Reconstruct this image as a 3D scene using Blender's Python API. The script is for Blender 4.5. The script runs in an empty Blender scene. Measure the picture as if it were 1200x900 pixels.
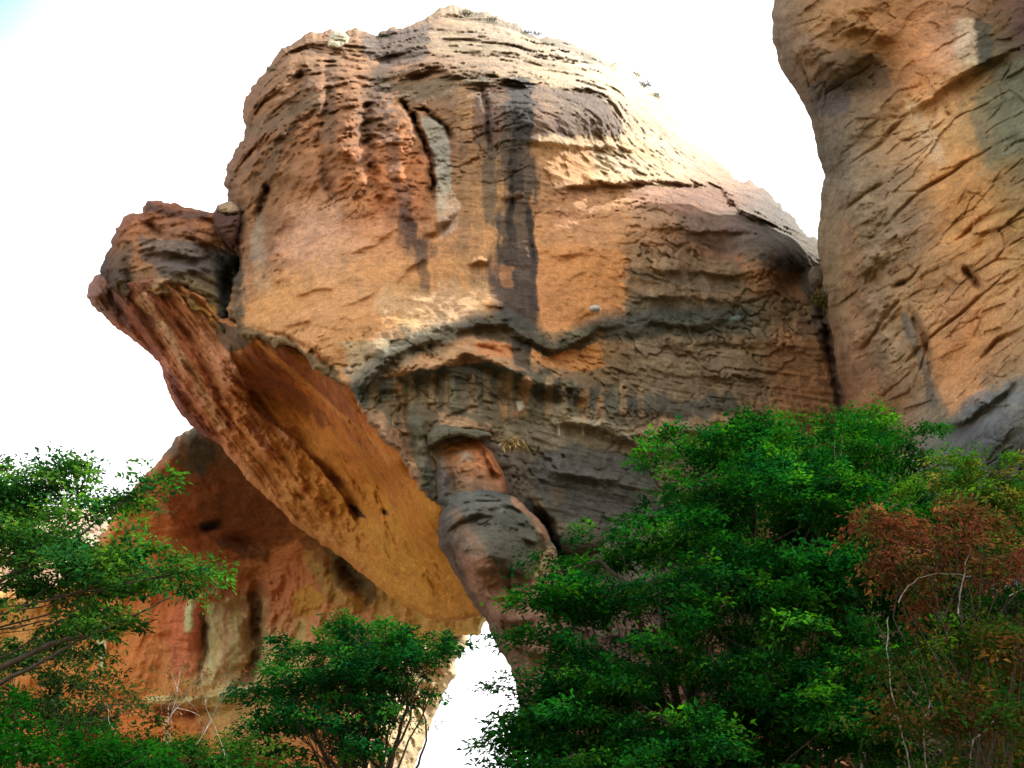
import bpy, math, random
import numpy as np
from mathutils import Vector

# ------------------------------------------------------------------ camera, sky, sun, exposure
scene = bpy.context.scene
COL = scene.collection
FPX = 1150.0                    # focal length in pixels of a 1200 pixel wide picture
PITCH = math.radians(30.0)
CAM = np.array([0.0, 0.0, 1.6])
cam_data = bpy.data.cameras.new("camera")
cam_data.sensor_width = 36.0
cam_data.lens = 36.0 * FPX / 1200.0
cam_data.clip_start = 0.1
cam_data.clip_end = 6000.0
camera = bpy.data.objects.new("camera", cam_data)
camera.location = CAM.tolist()
camera.rotation_euler = (math.radians(90) + PITCH, 0, 0)
COL.objects.link(camera)
scene.camera = camera

SUN_EL = math.radians(55.0)
SUN_AZ = math.radians(70.0)     # from +Y (away from the camera) towards +X (right)
sun_dir = Vector((math.sin(SUN_AZ) * math.cos(SUN_EL), math.cos(SUN_AZ) * math.cos(SUN_EL), math.sin(SUN_EL)))

world = bpy.data.worlds.new("World")
scene.world = world
world.use_nodes = True
wn, wl = world.node_tree.nodes, world.node_tree.links
wn.clear()
w_out = wn.new("ShaderNodeOutputWorld")
w_bg = wn.new("ShaderNodeBackground")
w_sky = wn.new("ShaderNodeTexSky")
w_sky.sky_type = 'NISHITA'
w_sky.sun_disc = False
w_sky.sun_elevation = SUN_EL
w_sky.sun_rotation = SUN_AZ
w_sky.air_density = 1.0
w_sky.dust_density = 1.0
w_sky.ozone_density = 1.0
# thin bright haze over the whole sky, opening to pale blue away from the sun
w_tc = wn.new("ShaderNodeTexCoord")
w_dot = wn.new("ShaderNodeVectorMath"); w_dot.operation = 'DOT_PRODUCT'
w_dot.inputs[1].default_value = (-0.60, 0.10, 0.79)
w_noise = wn.new("ShaderNodeTexNoise"); w_noise.inputs["Scale"].default_value = 1.6
w_noise.inputs["Detail"].default_value = 5
w_map = wn.new("ShaderNodeMapRange")
w_map.inputs[1].default_value = 0.872; w_map.inputs[2].default_value = 0.935
w_map.inputs[3].default_value = 0.0; w_map.inputs[4].default_value = 1.0
w_add = wn.new("ShaderNodeMath"); w_add.operation = 'MULTIPLY_ADD'
w_add.inputs[1].default_value = 0.10
w_mix = wn.new("ShaderNodeMix"); w_mix.data_type = 'RGBA'
w_mix.inputs[6].default_value = (7.4, 7.33, 7.45, 1)
wl.new(w_tc.outputs["Generated"], w_dot.inputs[0])
wl.new(w_tc.outputs["Generated"], w_noise.inputs["Vector"])
wl.new(w_noise.outputs[0], w_add.inputs[0])
wl.new(w_dot.outputs["Value"], w_add.inputs[2])
wl.new(w_add.outputs[0], w_map.inputs[0])
wl.new(w_map.outputs[0], w_mix.inputs[0])
w_tint = wn.new('ShaderNodeVectorMath'); w_tint.operation = 'MULTIPLY'; w_tint.inputs[1].default_value = (0.9, 1.45, 1.25)
wl.new(w_sky.outputs[0], w_tint.inputs[0])
wl.new(w_tint.outputs[0], w_mix.inputs[7])
wl.new(w_mix.outputs[2], w_bg.inputs[0])
w_bg.inputs[1].default_value = 0.15
wl.new(w_bg.outputs[0], w_out.inputs[0])

sun_data = bpy.data.lights.new("sun", 'SUN')
sun_data.energy = 5.0
sun_data.angle = math.radians(0.5)
sun_data.color = (1.0, 0.95, 0.86)
sun = bpy.data.objects.new("sun", sun_data)
sun.rotation_euler = (-sun_dir).to_track_quat('-Z', 'Y').to_euler()
sun.location = (60, 60, 150)
COL.objects.link(sun)

scene.view_settings.view_transform = 'Standard'
scene.view_settings.look = 'None'
scene.view_settings.exposure = 0.92
scene.view_settings.gamma = 1.0
scene.render.engine = 'CYCLES'
scene.cycles.max_bounces = 8
scene.cycles.diffuse_bounces = 5
scene.cycles.transparent_max_bounces = 8

# ------------------------------------------------------------------ helpers
def lin(c, k=1.0):
    c = np.asarray(c, float) / 255.0
    return np.where(c <= 0.04045, c / 12.92, ((c + 0.055) / 1.055) ** 2.4) * k

def rays(U, V):
    """direction scaled so that its Y component is 1 (U, V in the 1200x900 picture)"""
    x = (U - 600.0) / FPX
    y = (450.0 - V) / FPX
    cy, sy = math.cos(PITCH), math.sin(PITCH)
    fy = cy - y * sy
    return np.stack([x / fy, np.ones_like(fy), (sy + y * cy) / fy], -1)

def at(u, v, Y):
    d = rays(np.array([float(u)]), np.array([float(v)]))[0]
    return CAM + d * Y

_rng = np.random.RandomState(7)
_P = _rng.permutation(512).astype(np.int32)
_P = np.concatenate([_P, _P, _P])
_G = _rng.normal(size=(512, 3)); _G /= np.linalg.norm(_G, axis=1)[:, None]
_G = _G.astype(np.float32)

def noise(P):
    """gradient noise, about -1..1"""
    P = np.asarray(P, np.float32)
    I = np.floor(P).astype(np.int32); Fr = P - I
    I &= 511
    W = Fr * Fr * Fr * (Fr * (Fr * 6 - 15) + 10)
    out = 0
    for dx in (0, 1):
        wx = W[..., 0] if dx else 1 - W[..., 0]
        hx = _P[(I[..., 0] + dx) & 511]
        for dy in (0, 1):
            wy = W[..., 1] if dy else 1 - W[..., 1]
            hy = _P[(hx + I[..., 1] + dy) & 511]
            for dz in (0, 1):
                wz = W[..., 2] if dz else 1 - W[..., 2]
                g = _G[_P[(hy + I[..., 2] + dz) & 511]]
                out = out + wx * wy * wz * (g[..., 0] * (Fr[..., 0] - dx) + g[..., 1] * (Fr[..., 1] - dy) + g[..., 2] * (Fr[..., 2] - dz))
    return out * 1.6

def fbm(P, octv=4, gain=0.5, ridged=False):
    a, s, t = 1.0, 0.0, 0.0
    P = np.asarray(P, np.float32)
    for i in range(octv):
        n = noise(P * (2.03 ** i) + 17.3 * i)
        if ridged: n = 1 - 2 * np.abs(n)
        s = s + a * n; t += a; a *= gain
    return s / t

def worley(P):
    """distance to the border between cells (F2-F1) and a random value per cell"""
    P = np.asarray(P, np.float32)
    I = np.floor(P).astype(np.int32); Fr = P - I
    f1 = np.full(P.shape[:-1], 9.0, np.float32); f2 = f1.copy(); idv = np.zeros_like(f1)
    for dx in (-1, 0, 1):
        for dy in (-1, 0, 1):
            for dz in (-1, 0, 1):
                h = _P[(_P[(_P[(I[..., 0] + dx) & 511] + I[..., 1] + dy) & 511] + I[..., 2] + dz) & 511]
                c = _G[h] * 0.5
                d = np.sqrt((dx + .5 + c[..., 0] - Fr[..., 0]) ** 2 + (dy + .5 + c[..., 1] - Fr[..., 1]) ** 2 + (dz + .5 + c[..., 2] - Fr[..., 2]) ** 2)
                m = d < f1
                f2 = np.where(m, f1, np.minimum(f2, d)); idv = np.where(m, h / 511.0, idv); f1 = np.where(m, d, f1)
    return f2 - f1, idv

def sstep(a, b, x):
    t = np.clip((x - a) / (b - a), 0, 1)
    return t * t * (3 - 2 * t)

def polyd(pts, U, V, closed=False):
    """distance, side (signed distance, + = below/right of the walking direction), arc parameter and nearest point"""
    pts = np.asarray(pts, np.float32)
    n = len(pts)
    best = np.full(U.shape, 1e9, np.float32); side = np.zeros_like(best); par = np.zeros_like(best)
    qx = np.zeros_like(best); qy = np.zeros_like(best)
    segs = n if closed else n - 1
    for i in range(segs):
        a, b = pts[i], pts[(i + 1) % n]
        ex, ey = b - a
        L2 = max(ex * ex + ey * ey, 1e-6)
        t = np.clip(((U - a[0]) * ex + (V - a[1]) * ey) / L2, 0, 1)
        px, py = a[0] + t * ex, a[1] + t * ey
        dx, dy = U - px, V - py
        d = np.sqrt(dx * dx + dy * dy)
        m = d < best
        best = np.where(m, d, best); par = np.where(m, i + t, par)
        qx = np.where(m, px, qx); qy = np.where(m, py, qy)
        side = np.where(m, np.sign(ex * dy - ey * dx), side)
    return best, side * best, par, qx, qy

def inside(pts, U, V):
    pts = np.asarray(pts, np.float32); n = len(pts)
    c = np.zeros(U.shape, bool)
    for i in range(n):
        x0, y0 = pts[i]; x1, y1 = pts[(i + 1) % n]
        if y0 == y1: continue
        c ^= ((y0 > V) != (y1 > V)) & (U < (x1 - x0) * (V - y0) / (y1 - y0) + x0)
    return c

def tps(ctrl, U, V):
    c = np.asarray(ctrl, float); p = c[:, :2] / 100.0; z = c[:, 2:]
    n = len(p)
    def phi(r2): return 0.5 * r2 * np.log(r2 + 1e-9)
    K = phi(((p[:, None] - p[None]) ** 2).sum(-1)) + np.eye(n) * 0.02
    A = np.zeros((n + 3, n + 3)); A[:n, :n] = K; A[:n, n] = 1; A[:n, n + 1:] = p; A[n, :n] = 1; A[n + 1:, :n] = p.T
    B = np.zeros((n + 3, z.shape[1])); B[:n] = z
    w = np.linalg.solve(A, B)
    u, v = U / 100.0, V / 100.0
    out = []
    for k in range(z.shape[1]):
        o = w[n, k] + w[n + 1, k] * u + w[n + 2, k] * v
        for i in range(n):
            o = o + w[i, k] * phi((u - p[i, 0]) ** 2 + (v - p[i, 1]) ** 2)
        out.append(o)
    return out[0] if len(out) == 1 else np.stack(out, -1)

def set_props(o, label=None, cat=None, group=None, kind=None):
    if label: o["label"] = label
    if cat: o["category"] = cat
    if group: o["group"] = group
    if kind: o["kind"] = kind
    return o

def empty(name, loc, label=None, cat=None, group=None, kind=None):
    o = bpy.data.objects.new(name, None)
    o.empty_display_size = 0.5
    o.location = [float(x) for x in loc]
    COL.objects.link(o)
    return set_props(o, label, cat, group, kind)

def mesh_obj(name, verts, faces, mat, parent=None, colors=None, smooth=True):
    """verts in world space; parent is an unrotated empty. faces: (n,4) or (n,3) array"""
    verts = np.asarray(verts, np.float32)
    if parent is not None:
        verts = verts - np.array(parent.location, np.float32)
    faces = np.asarray(faces, np.int32)
    me = bpy.data.meshes.new(name)
    k = faces.shape[1]
    me.vertices.add(len(verts)); me.vertices.foreach_set("co", verts.ravel())
    me.loops.add(faces.size); me.loops.foreach_set("vertex_index", faces.ravel())
    me.polygons.add(len(faces))
    me.polygons.foreach_set("loop_start", np.arange(0, faces.size, k, dtype=np.int32))
    me.polygons.foreach_set("use_smooth", np.full(len(faces), smooth))
    if colors is not None:
        a = me.color_attributes.new("Col", 'FLOAT_COLOR', 'POINT')
        c = np.ones((len(verts), 4), np.float32); c[:, :3] = colors
        a.data.foreach_set("color", c.ravel())
    me.update(calc_edges=True)
    me.validate()
    me.materials.append(mat)
    o = bpy.data.objects.new(name, me)
    COL.objects.link(o)
    if parent is not None: o.parent = parent
    return o

# ------------------------------------------------------------------ materials
def new_mat(name):
    m = bpy.data.materials.new(name); m.use_nodes = True
    nt = m.node_tree; nt.nodes.clear()
    out = nt.nodes.new("ShaderNodeOutputMaterial")
    return m, nt, out

def rock_material(name, bump=0.6, scale=1.0, rough=0.88, spec=0.25):
    m, nt, out = new_mat(name)
    N, L = nt.nodes, nt.links
    b = N.new("ShaderNodeBsdfPrincipled")
    b.inputs["Roughness"].default_value = rough
    b.inputs["Specular IOR Level"].default_value = spec
    at_ = N.new("ShaderNodeAttribute"); at_.attribute_name = "Col"
    geo = N.new("ShaderNodeNewGeometry")
    mp = N.new("ShaderNodeMapping"); mp.inputs["Scale"].default_value = (scale, scale, scale)
    L.new(geo.outputs["Position"], mp.inputs["Vector"])
    n1 = N.new("ShaderNodeTexNoise"); n1.inputs["Scale"].default_value = 3.2; n1.inputs["Detail"].default_value = 9; n1.inputs["Roughness"].default_value = 0.7
    n2 = N.new("ShaderNodeTexNoise"); n2.inputs["Scale"].default_value = 0.9; n2.inputs["Detail"].default_value = 8; n2.inputs["Roughness"].default_value = 0.65
    mp2 = N.new("ShaderNodeMapping"); mp2.inputs["Scale"].default_value = (scale, scale, scale * 5.0)
    L.new(geo.outputs["Position"], mp2.inputs["Vector"])
    n3 = N.new("ShaderNodeTexNoise"); n3.inputs["Scale"].default_value = 1.0; n3.inputs["Detail"].default_value = 7; n3.inputs["Roughness"].default_value = 0.65
    for n in (n1, n2): L.new(mp.outputs[0], n.inputs["Vector"])
    L.new(mp2.outputs[0], n3.inputs["Vector"])
    r = N.new("ShaderNodeMapRange"); r.inputs[1].default_value = 0.25; r.inputs[2].default_value = 0.75
    r.inputs[3].default_value = 0.70; r.inputs[4].default_value = 1.28
    L.new(n1.outputs[0], r.inputs[0])
    r2 = N.new("ShaderNodeMapRange"); r2.inputs[1].default_value = 0.3; r2.inputs[2].default_value = 0.7
    r2.inputs[3].default_value = 0.85; r2.inputs[4].default_value = 1.12
    L.new(n2.outputs[0], r2.inputs[0])
    n4 = N.new("ShaderNodeTexNoise"); n4.inputs["Scale"].default_value = 9.0; n4.inputs["Detail"].default_value = 6; n4.inputs["Roughness"].default_value = 0.8
    mp4 = N.new("ShaderNodeMapping"); mp4.inputs["Scale"].default_value = (scale, scale, scale * 1.8)
    L.new(geo.outputs["Position"], mp4.inputs["Vector"]); L.new(mp4.outputs[0], n4.inputs["Vector"])
    r4 = N.new("ShaderNodeMapRange"); r4.inputs[1].default_value = 0.32; r4.inputs[2].default_value = 0.68
    r4.inputs[3].default_value = 0.66; r4.inputs[4].default_value = 1.30
    L.new(n4.outputs[0], r4.inputs[0])
    mu0 = N.new("ShaderNodeMath"); mu0.operation = 'MULTIPLY'
    L.new(r.outputs[0], mu0.inputs[0]); L.new(r4.outputs[0], mu0.inputs[1])
    mu = N.new("ShaderNodeMath"); mu.operation = 'MULTIPLY'
    L.new(mu0.outputs[0], mu.inputs[0]); L.new(r2.outputs[0], mu.inputs[1])
    sc = N.new("ShaderNodeVectorMath"); sc.operation = 'SCALE'
    L.new(at_.outputs["Color"], sc.inputs[0]); L.new(mu.outputs[0], sc.inputs["Scale"])
    L.new(sc.outputs[0], b.inputs["Base Color"])
    ad = N.new("ShaderNodeMath"); ad.operation = 'ADD'
    hf = N.new("ShaderNodeMath"); hf.operation = 'MULTIPLY_ADD'; hf.inputs[1].default_value = 0.5
    L.new(n4.outputs[0], hf.inputs[0]); L.new(n1.outputs[0], hf.inputs[2])
    L.new(hf.outputs[0], ad.inputs[0]); L.new(n3.outputs[0], ad.inputs[1])
    bp = N.new("ShaderNodeBump"); bp.inputs["Strength"].default_value = bump; bp.inputs["Distance"].default_value = 0.35
    L.new(ad.outputs[0], bp.inputs["Height"]); L.new(bp.outputs[0], b.inputs["Normal"])
    L.new(b.outputs[0], out.inputs[0])
    return m

def leaf_material(name, gloss=0.45, trans=0.35):
    m, nt, out = new_mat(name)
    N, L = nt.nodes, nt.links
    b = N.new("ShaderNodeBsdfDiffuse"); b.inputs["Roughness"].default_value = gloss
    t = N.new("ShaderNodeBsdfTranslucent")
    a = N.new("ShaderNodeAttribute"); a.attribute_name = "Col"
    hs = N.new("ShaderNodeHueSaturation"); hs.inputs["Saturation"].default_value = 1.1; hs.inputs["Value"].default_value = 1.3
    mx = N.new("ShaderNodeMixShader"); mx.inputs[0].default_value = trans
    L.new(a.outputs["Color"], b.inputs["Color"])
    L.new(a.outputs["Color"], hs.inputs["Color"]); L.new(hs.outputs[0], t.inputs[0])
    L.new(b.outputs[0], mx.inputs[1]); L.new(t.outputs[0], mx.inputs[2]); L.new(mx.outputs[0], out.inputs[0])
    return m

def bark_material(name, c1, c2):
    m, nt, out = new_mat(name)
    N, L = nt.nodes, nt.links
    b = N.new("ShaderNodeBsdfPrincipled"); b.inputs["Roughness"].default_value = 0.9
    tc = N.new("ShaderNodeTexCoord")
    n = N.new("ShaderNodeTexNoise"); n.inputs["Scale"].default_value = 14; n.inputs["Detail"].default_value = 6
    L.new(tc.outputs["Object"], n.inputs["Vector"])
    cr = N.new("ShaderNodeValToRGB")
    cr.color_ramp.elements[0].color = (*c1, 1); cr.color_ramp.elements[0].position = 0.35
    cr.color_ramp.elements[1].color = (*c2, 1); cr.color_ramp.elements[1].position = 0.65
    L.new(n.outputs[0], cr.inputs[0]); L.new(cr.outputs[0], b.inputs["Base Color"])
    bp = N.new("ShaderNodeBump"); bp.inputs["Strength"].default_value = 0.5; bp.inputs["Distance"].default_value = 0.03
    L.new(n.outputs[0], bp.inputs["Height"]); L.new(bp.outputs[0], b.inputs["Normal"])
    L.new(b.outputs[0], out.inputs[0])
    return m

M_rock = rock_material("sandstone", 0.55)
M_smooth = rock_material("smooth_sandstone", 0.40, 0.9)
M_leaf = leaf_material("leaf", 0.62, 0.30)
M_dry = leaf_material("dry_leaf", 0.7, 0.25)
M_bark = bark_material("bark", (0.035, 0.025, 0.018), (0.09, 0.065, 0.045))
M_pale_bark = bark_material("pale_bark", (0.16, 0.14, 0.11), (0.38, 0.34, 0.29))

# ------------------------------------------------------------------ rock bodies
# A body is a closed lump of rock: its outline as seen from the valley floor, the distance of its face,
# a rounded flank that turns away from us, a back side, and relief (ledges, cracks, flutes) on the face.
KA = 0.80          # photograph colour -> albedo

def axis(a, b, lo, hi, step):
    """dense inside lo..hi, growing outside"""
    mid = list(np.arange(max(a, lo), min(b, hi) + step, step))
    left, right = [], []
    x, s = mid[0], step
    while x > a: s = min(s * 1.25, 12); x -= s; left.append(x)
    x, s = mid[-1], step
    while x < b: s = min(s * 1.25, 12); x += s; right.append(x)
    return np.array(left[::-1] + mid + right, np.float32)

def paint(col, ops, U, V, P, warp=6.0):
    wu = U + warp * fbm(P * 0.35, 4); wv = V + warp * fbm(P * 0.35 + 40, 4)
    spot = fbm(P * 0.8 + 90, 6, .62)
    streak = fbm(P * np.array([1.6, 1.6, 0.12]) + 33, 5, .6)
    bands = fbm(P * np.array([0.12, 0.12, 1.3]) + 61, 6, .65)
    N = {'n': spot * .35, 'spot': spot, 'streak': streak + .35 * spot, 'bands': bands + .3 * spot}
    for op in ops:
        kind, pts, w, c, s = op[:5]
        mode = op[5] if len(op) > 5 else 'spot'
        pts = np.asarray(pts, np.float32)
        x0, y0 = pts.min(0) - w * 3 - 10; x1, y1 = pts.max(0) + w * 3 + 10
        idx = np.nonzero((wu > x0) & (wu < x1) & (wv > y0) & (wv < y1))
        if len(idx[0]) == 0: continue
        uu, vv = wu[idx], wv[idx]
        if kind == 'poly':
            d, _, _, _, _ = polyd(pts, uu, vv, True)
            d = np.where(inside(pts, uu, vv), d, -d)
            x = d / w
        elif kind == 'line':
            d, _, _, _, _ = polyd(pts, uu, vv)
            x = 1 - d / w
        x = x + N[mode][idx] * 2.0
        q = .38 if w < 13 else .7
        m = sstep(-q, q, x) * s
        col[idx] = col[idx] * (1 - m[:, None]) + lin(c, KA) * m[:, None]
    return col

def relief(ops, U, V, P, warp=5.0):
    """metres towards the viewer (positive) for every point"""
    wu = U + warp * fbm(P * 0.5 + 7, 3); wv = V + warp * fbm(P * 0.5 + 57, 3)
    H = np.zeros_like(U)
    mod = 1 + 1.3 * fbm(P * .5 + 23, 5, .6)
    thin = np.clip(1 + .7 * fbm(P * .6 + 63, 3), .5, 1.6)
    for op in ops:
        kind, pts = op[0], np.asarray(op[1], np.float32)
        pad = 60
        x0, y0 = pts.min(0) - pad; x1, y1 = pts.max(0) + pad
        if kind in ('hump',):
            (cu, cv), (ru, rv) = pts[0], pts[1]
            x0, y0, x1, y1 = cu - 3 * max(ru, rv), cv - 3 * max(ru, rv), cu + 3 * max(ru, rv), cv + 3 * max(ru, rv)
        idx = np.nonzero((wu > x0) & (wu < x1) & (wv > y0) & (wv < y1))
        if len(idx[0]) == 0: continue
        uu, vv = wu[idx], wv[idx]
        if kind == 'hump':
            h, rot = op[2], math.radians(op[3])
            a = (uu - cu) * math.cos(rot) + (vv - cv) * math.sin(rot)
            b = -(uu - cu) * math.sin(rot) + (vv - cv) * math.cos(rot)
            H[idx] += h * np.exp(-(a / ru) ** 2 - (b / rv) ** 2)
            continue
        d, s, t, _, _ = polyd(pts, uu, vv)
        n = len(pts) - 1
        taper = sstep(0, min(1.0, n / 3), t) * sstep(0, min(1.0, n / 3), n - t)
        md = mod[idx]; th = thin[idx]; taper = taper * md; s = s / th; d = d / th
        if kind == 'ledge':      # walking left to right: gentle above, undercut below
            h, up, dn = op[2], op[3], op[4]
            prof = np.where(s < 0, np.exp(-(s / up) ** 2), np.exp(-(s / dn) ** 2))
            H[idx] += h * prof * taper
        elif kind == 'crack':
            H[idx] -= op[2] * np.exp(-(d / op[3]) ** 2) * taper
        elif kind == 'ridge':
            H[idx] += op[2] * np.exp(-(d / op[3]) ** 2) * taper
        elif kind == 'step':     # right/below side pushed back for a width
            H[idx] -= op[2] * np.where(s > 0, np.exp(-(s / op[3]) ** 2), np.exp(-(s / 1.5) ** 2)) * taper
    return H

def body(name, outline, depth, base, parent, mat, paints=(), reliefs=(), disp=None, step=1.6, thick=12.0,
         jit=1.0, win=(-12, 1212, -12, 912), warp=6.0, mix=None, rough=.22, desat=.06, gain=1.0, drips=0, tintk=(1.0, 1.065, .98)):
    """outline: (u, v, roll-off width px, roll-off depth m) ; depth: (u, v, Y)"""
    o = np.asarray(outline, np.float32); pts = o[:, :2]
    us = axis(pts[:, 0].min() - 8, pts[:, 0].max() + 8, win[0], win[1], step)
    vs = axis(pts[:, 1].min() - 8, pts[:, 1].max() + 8, win[2], win[3], step)
    U, V = np.meshgrid(us, vs)
    d, _, par, qx, qy = polyd(pts, U, V, True)
    sgn = np.where(inside(pts, U, V), 1.0, -1.0)
    q3 = np.stack([qx, qy, 0 * qx], -1)
    jn = jit * (5.0 * noise(q3 / 55 + 3) + 3.2 * noise(q3 / 24 + 9) + 2.2 * noise(q3 / 11 + 5) + 1.3 * noise(q3 / 5.0 + 1))
    jn = jn * np.exp(-(d / 30) ** 2)
    sd = d * sgn + jn
    ins = sd > 0
    cell = ins[:-1, :-1] | ins[1:, :-1] | ins[:-1, 1:] | ins[1:, 1:]
    # snap the outer vertices of border cells on to the outline
    gx, gy = (U - qx), (V - qy)
    gl = np.sqrt(gx ** 2 + gy ** 2) + 1e-6
    gx, gy = gx / gl * sgn, gy / gl * sgn
    gn = np.gradient(sd, vs, us); gl2 = np.sqrt(gn[0] ** 2 + gn[1] ** 2) + 1e-3
    sx = np.where(ins, U, U - gn[1] / gl2 * sd / np.maximum(gl2, .5))
    sy = np.where(ins, V, V - gn[0] / gl2 * sd / np.maximum(gl2, .5))
    used = np.zeros(U.shape, bool)
    used[:-1, :-1] |= cell; used[1:, :-1] |= cell; used[:-1, 1:] |= cell; used[1:, 1:] |= cell
    ui = np.nonzero(used)
    u, v, sdu, insu, p = sx[ui], sy[ui], sd[ui], ins[ui], par[ui]
    n = len(o); i0 = np.floor(p).astype(int) % n; i1 = (i0 + 1) % n; f = p - np.floor(p)
    W = o[i0, 2] * (1 - f) + o[i1, 2] * f; R = o[i0, 3] * (1 - f) + o[i1, 3] * f
    k = np.clip(sdu / W, 0, 1)
    rnd = 1 - np.sqrt(np.clip(1 - (1 - k) ** 2, 0, 1))
    Y0 = tps(depth, u, v)
    edgeY = Y0 + R
    Yf = Y0 + R * rnd
    D = rays(u, v)
    P = CAM + D * Yf[:, None]
    H = relief(reliefs, u, v, P) if len(reliefs) else 0 * u
    aux = {}
    if disp is not None: H = H + disp(P, u, v, aux)
    rg = rough * aux.get('rough', 1)
    H = H + fbm(P * 1.1 + 81, 5, .62) * rg * .7 + np.minimum(fbm(P * np.array([.9, .9, 1.3]) + 91, 4, .6, True), .45) * rg * .9 + fbm(P * np.array([.5, .5, 2.6]) + 44, 4, .6) * rg * .4 * aux.get('bands', 1)
    fade = np.where(insu, sstep(0, 1, np.clip(sdu / 5.0, 0, 1)), 0)
    Yfr = Yf - H * fade
    k2 = np.clip(sdu / 90.0, 0, 1)
    Yb = edgeY + thick * np.sqrt(np.clip(1 - (1 - k2) ** 2, 0, 1))
    Yb = np.maximum(Yb, Yfr + 0.3 * k2)
    Pf = CAM + D * Yfr[:, None]
    Pb = CAM + D * Yb[:, None]
    col = tps(base, u, v) if len(base) > 3 else np.tile(np.asarray(base[0][2:], float), (len(u), 1))
    col = np.clip(col, 0, 255)
    col = lin(col, KA)
    col = paint(col, paints, u, v, P, warp)
    m1 = fbm(P * np.array([.5, .5, .5]) + 5, 4)[:, None]; m2 = fbm(P * np.array([.15, .15, 1.1]) + 15, 4)[:, None]
    m3 = fbm(P * np.array([1.5, 1.5, .10]) + 25, 5, .6)[:, None]; m4 = fbm(P * 1.7 + 35, 5, .7)[:, None]
    a1, a2, a3, a4 = mix if mix else (.25, .25, .25, .25)
    col = col * np.exp(1.5 * (a1 * m1 + a2 * m2 + a3 * m3) + 2.2 * a4 * m4)
    # hue drift between redder and yellower sandstone
    h = fbm(P * .22 + 71, 3)[:, None]
    col = col * (1 + h * np.array([[.05, .03, -.20]]))
    if drips:
        dr = sstep(.12, .5, fbm(P * np.array([.8, .8, .045]) + 77, 5, .6)) * sstep(-.3, .3, fbm(P * .12 + 19, 3))
        col = col * (1 - (drips * dr)[:, None] * np.array([.9, .8, .65]))
    if 'dark' in aux: col = col * (1 - aux['dark'][:, None])
    lum = col @ np.array([.3, .6, .1])
    col = col * (1 - desat) + lum[:, None] * desat
    col = np.maximum(col * gain * np.array(tintk), np.array([.040, .036, .030]))
    col = col * np.minimum(1, .62 / col.max(1))[:, None]
    remap = -np.ones(U.shape, np.int64); remap[ui] = np.arange(len(u))
    ci = np.nonzero(cell)
    a = remap[ci[0], ci[1]]; b = remap[ci[0] + 1, ci[1]]; c = remap[ci[0] + 1, ci[1] + 1]; e = remap[ci[0], ci[1] + 1]
    F1 = np.stack([a, b, c, e], -1)
    nb = len(u)
    bm = np.arange(nb); inner = np.nonzero(insu)[0]
    bm[inner] = nb + np.arange(len(inner))
    F2 = bm[F1][:, ::-1]
    allv = np.concatenate([Pf, Pb[inner]]); allc = np.concatenate([col, col[inner]])
    return mesh_obj(name, allv, np.concatenate([F1, F2]), mat, parent, allc)

# --- relief recipes
def disp_dome(P, u, v, aux):
    q = P.copy()
    # upper left: slanting lumpy folds ; right: flat bedding
    left = sstep(560, 420, u) * sstep(300, 150, v)
    sl = P @ np.array([[1, 0, .35], [0, 1, 0], [-.35, 0, 1]])
    big = fbm(sl * np.array([.20, .20, .09]), 4, .5, True) * 1.9
    lump = fbm(sl * np.array([.55, .55, .38]) + 4, 4, .55) * 1.0
    bed = fbm(P * np.array([.09, .09, .85]) + 8, 5, .6) * 0.55
    bedr = fbm(P * np.array([.16, .16, 1.9]) + 28, 4, .6, True) * 0.25
    gen = fbm(P * .28 + 2, 5, .55) * 0.55
    top = sstep(130, 60, v)
    rr = sstep(600, 760, u)
    f2, idv = worley(P * np.array([.26, .26, .42]) + 1.6 * fbm(P * .35, 4)[:, None])
    crk = np.exp(-(f2 / .07) ** 2) * .22 * np.clip(fbm(P * .12 + 9, 2) * 3 + .2, 0, 1) * sstep(110, 140, v)
    # overhang scallops below small fractures in the orange face
    flake = (idv - .5) * (.26 + .35 * sstep(130, 90, v)) * (1 - .6 * left)
    low = sstep(380, 430, v)
    calm = 1 - .72 * sstep(280, 320, u) * sstep(745, 715, u) * sstep(225, 270, v) * sstep(400, 380, v)
    aux['rough'] = calm * (1 + .2 * top) * (1 - .35 * sstep(720, 760, u) * (1 - top)); aux['bands'] = (1 - .9 * top) * (1 - .5 * sstep(720, 760, u))
    gen = gen * (.5 + .5 * calm); bed = bed * calm; bedr = bedr * calm; flake = flake * calm; crk = crk * calm
    pit = fbm(P * .75 + 55, 3, .5, True)
    pits = -np.clip(pit - .25, 0, 1) * .9 * sstep(680, 710, u) * sstep(850, 800, u) * sstep(125, 150, v) * sstep(225, 205, v)
    return left * (big + lump) + (1 - .5 * left) * gen + (1 - left) * (1 - .8 * top) * (bed * .5 + bedr * (.3 + .25 * low)) \
        + top * (fbm(P * np.array([.14, .14, .16]) + 12, 4, .5) * 2.4) + flake - crk + pits + fbm(P * 1.6 + 3, 3) * .10

def disp_arm(P, u, v, aux):
    return fbm(P * np.array([.3, .3, .6]) + 2, 5, .55, True) * .8 + fbm(P * 1.1 + 3, 3) * .25

def disp_vault(P, u, v, aux):
    # flow lines running down from the arm towards the pillar
    a = math.radians(52)
    s = (u * math.cos(a) + v * math.sin(a)); t = (-u * math.sin(a) + v * math.cos(a))
    q = np.stack([s / 110, t / 15, 0 * s], -1)
    left = sstep(330, 230, u - (v - 400) * .35)
    q2 = np.stack([s / 60, t / 7, 0 * s + 5], -1)
    return fbm(q, 4, .55, True) * (.35 + .75 * left) + fbm(q2, 3, .6) * .5 * left + fbm(P * .16 + 5, 3) * .9 + fbm(P * .5, 3) * .2

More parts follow.
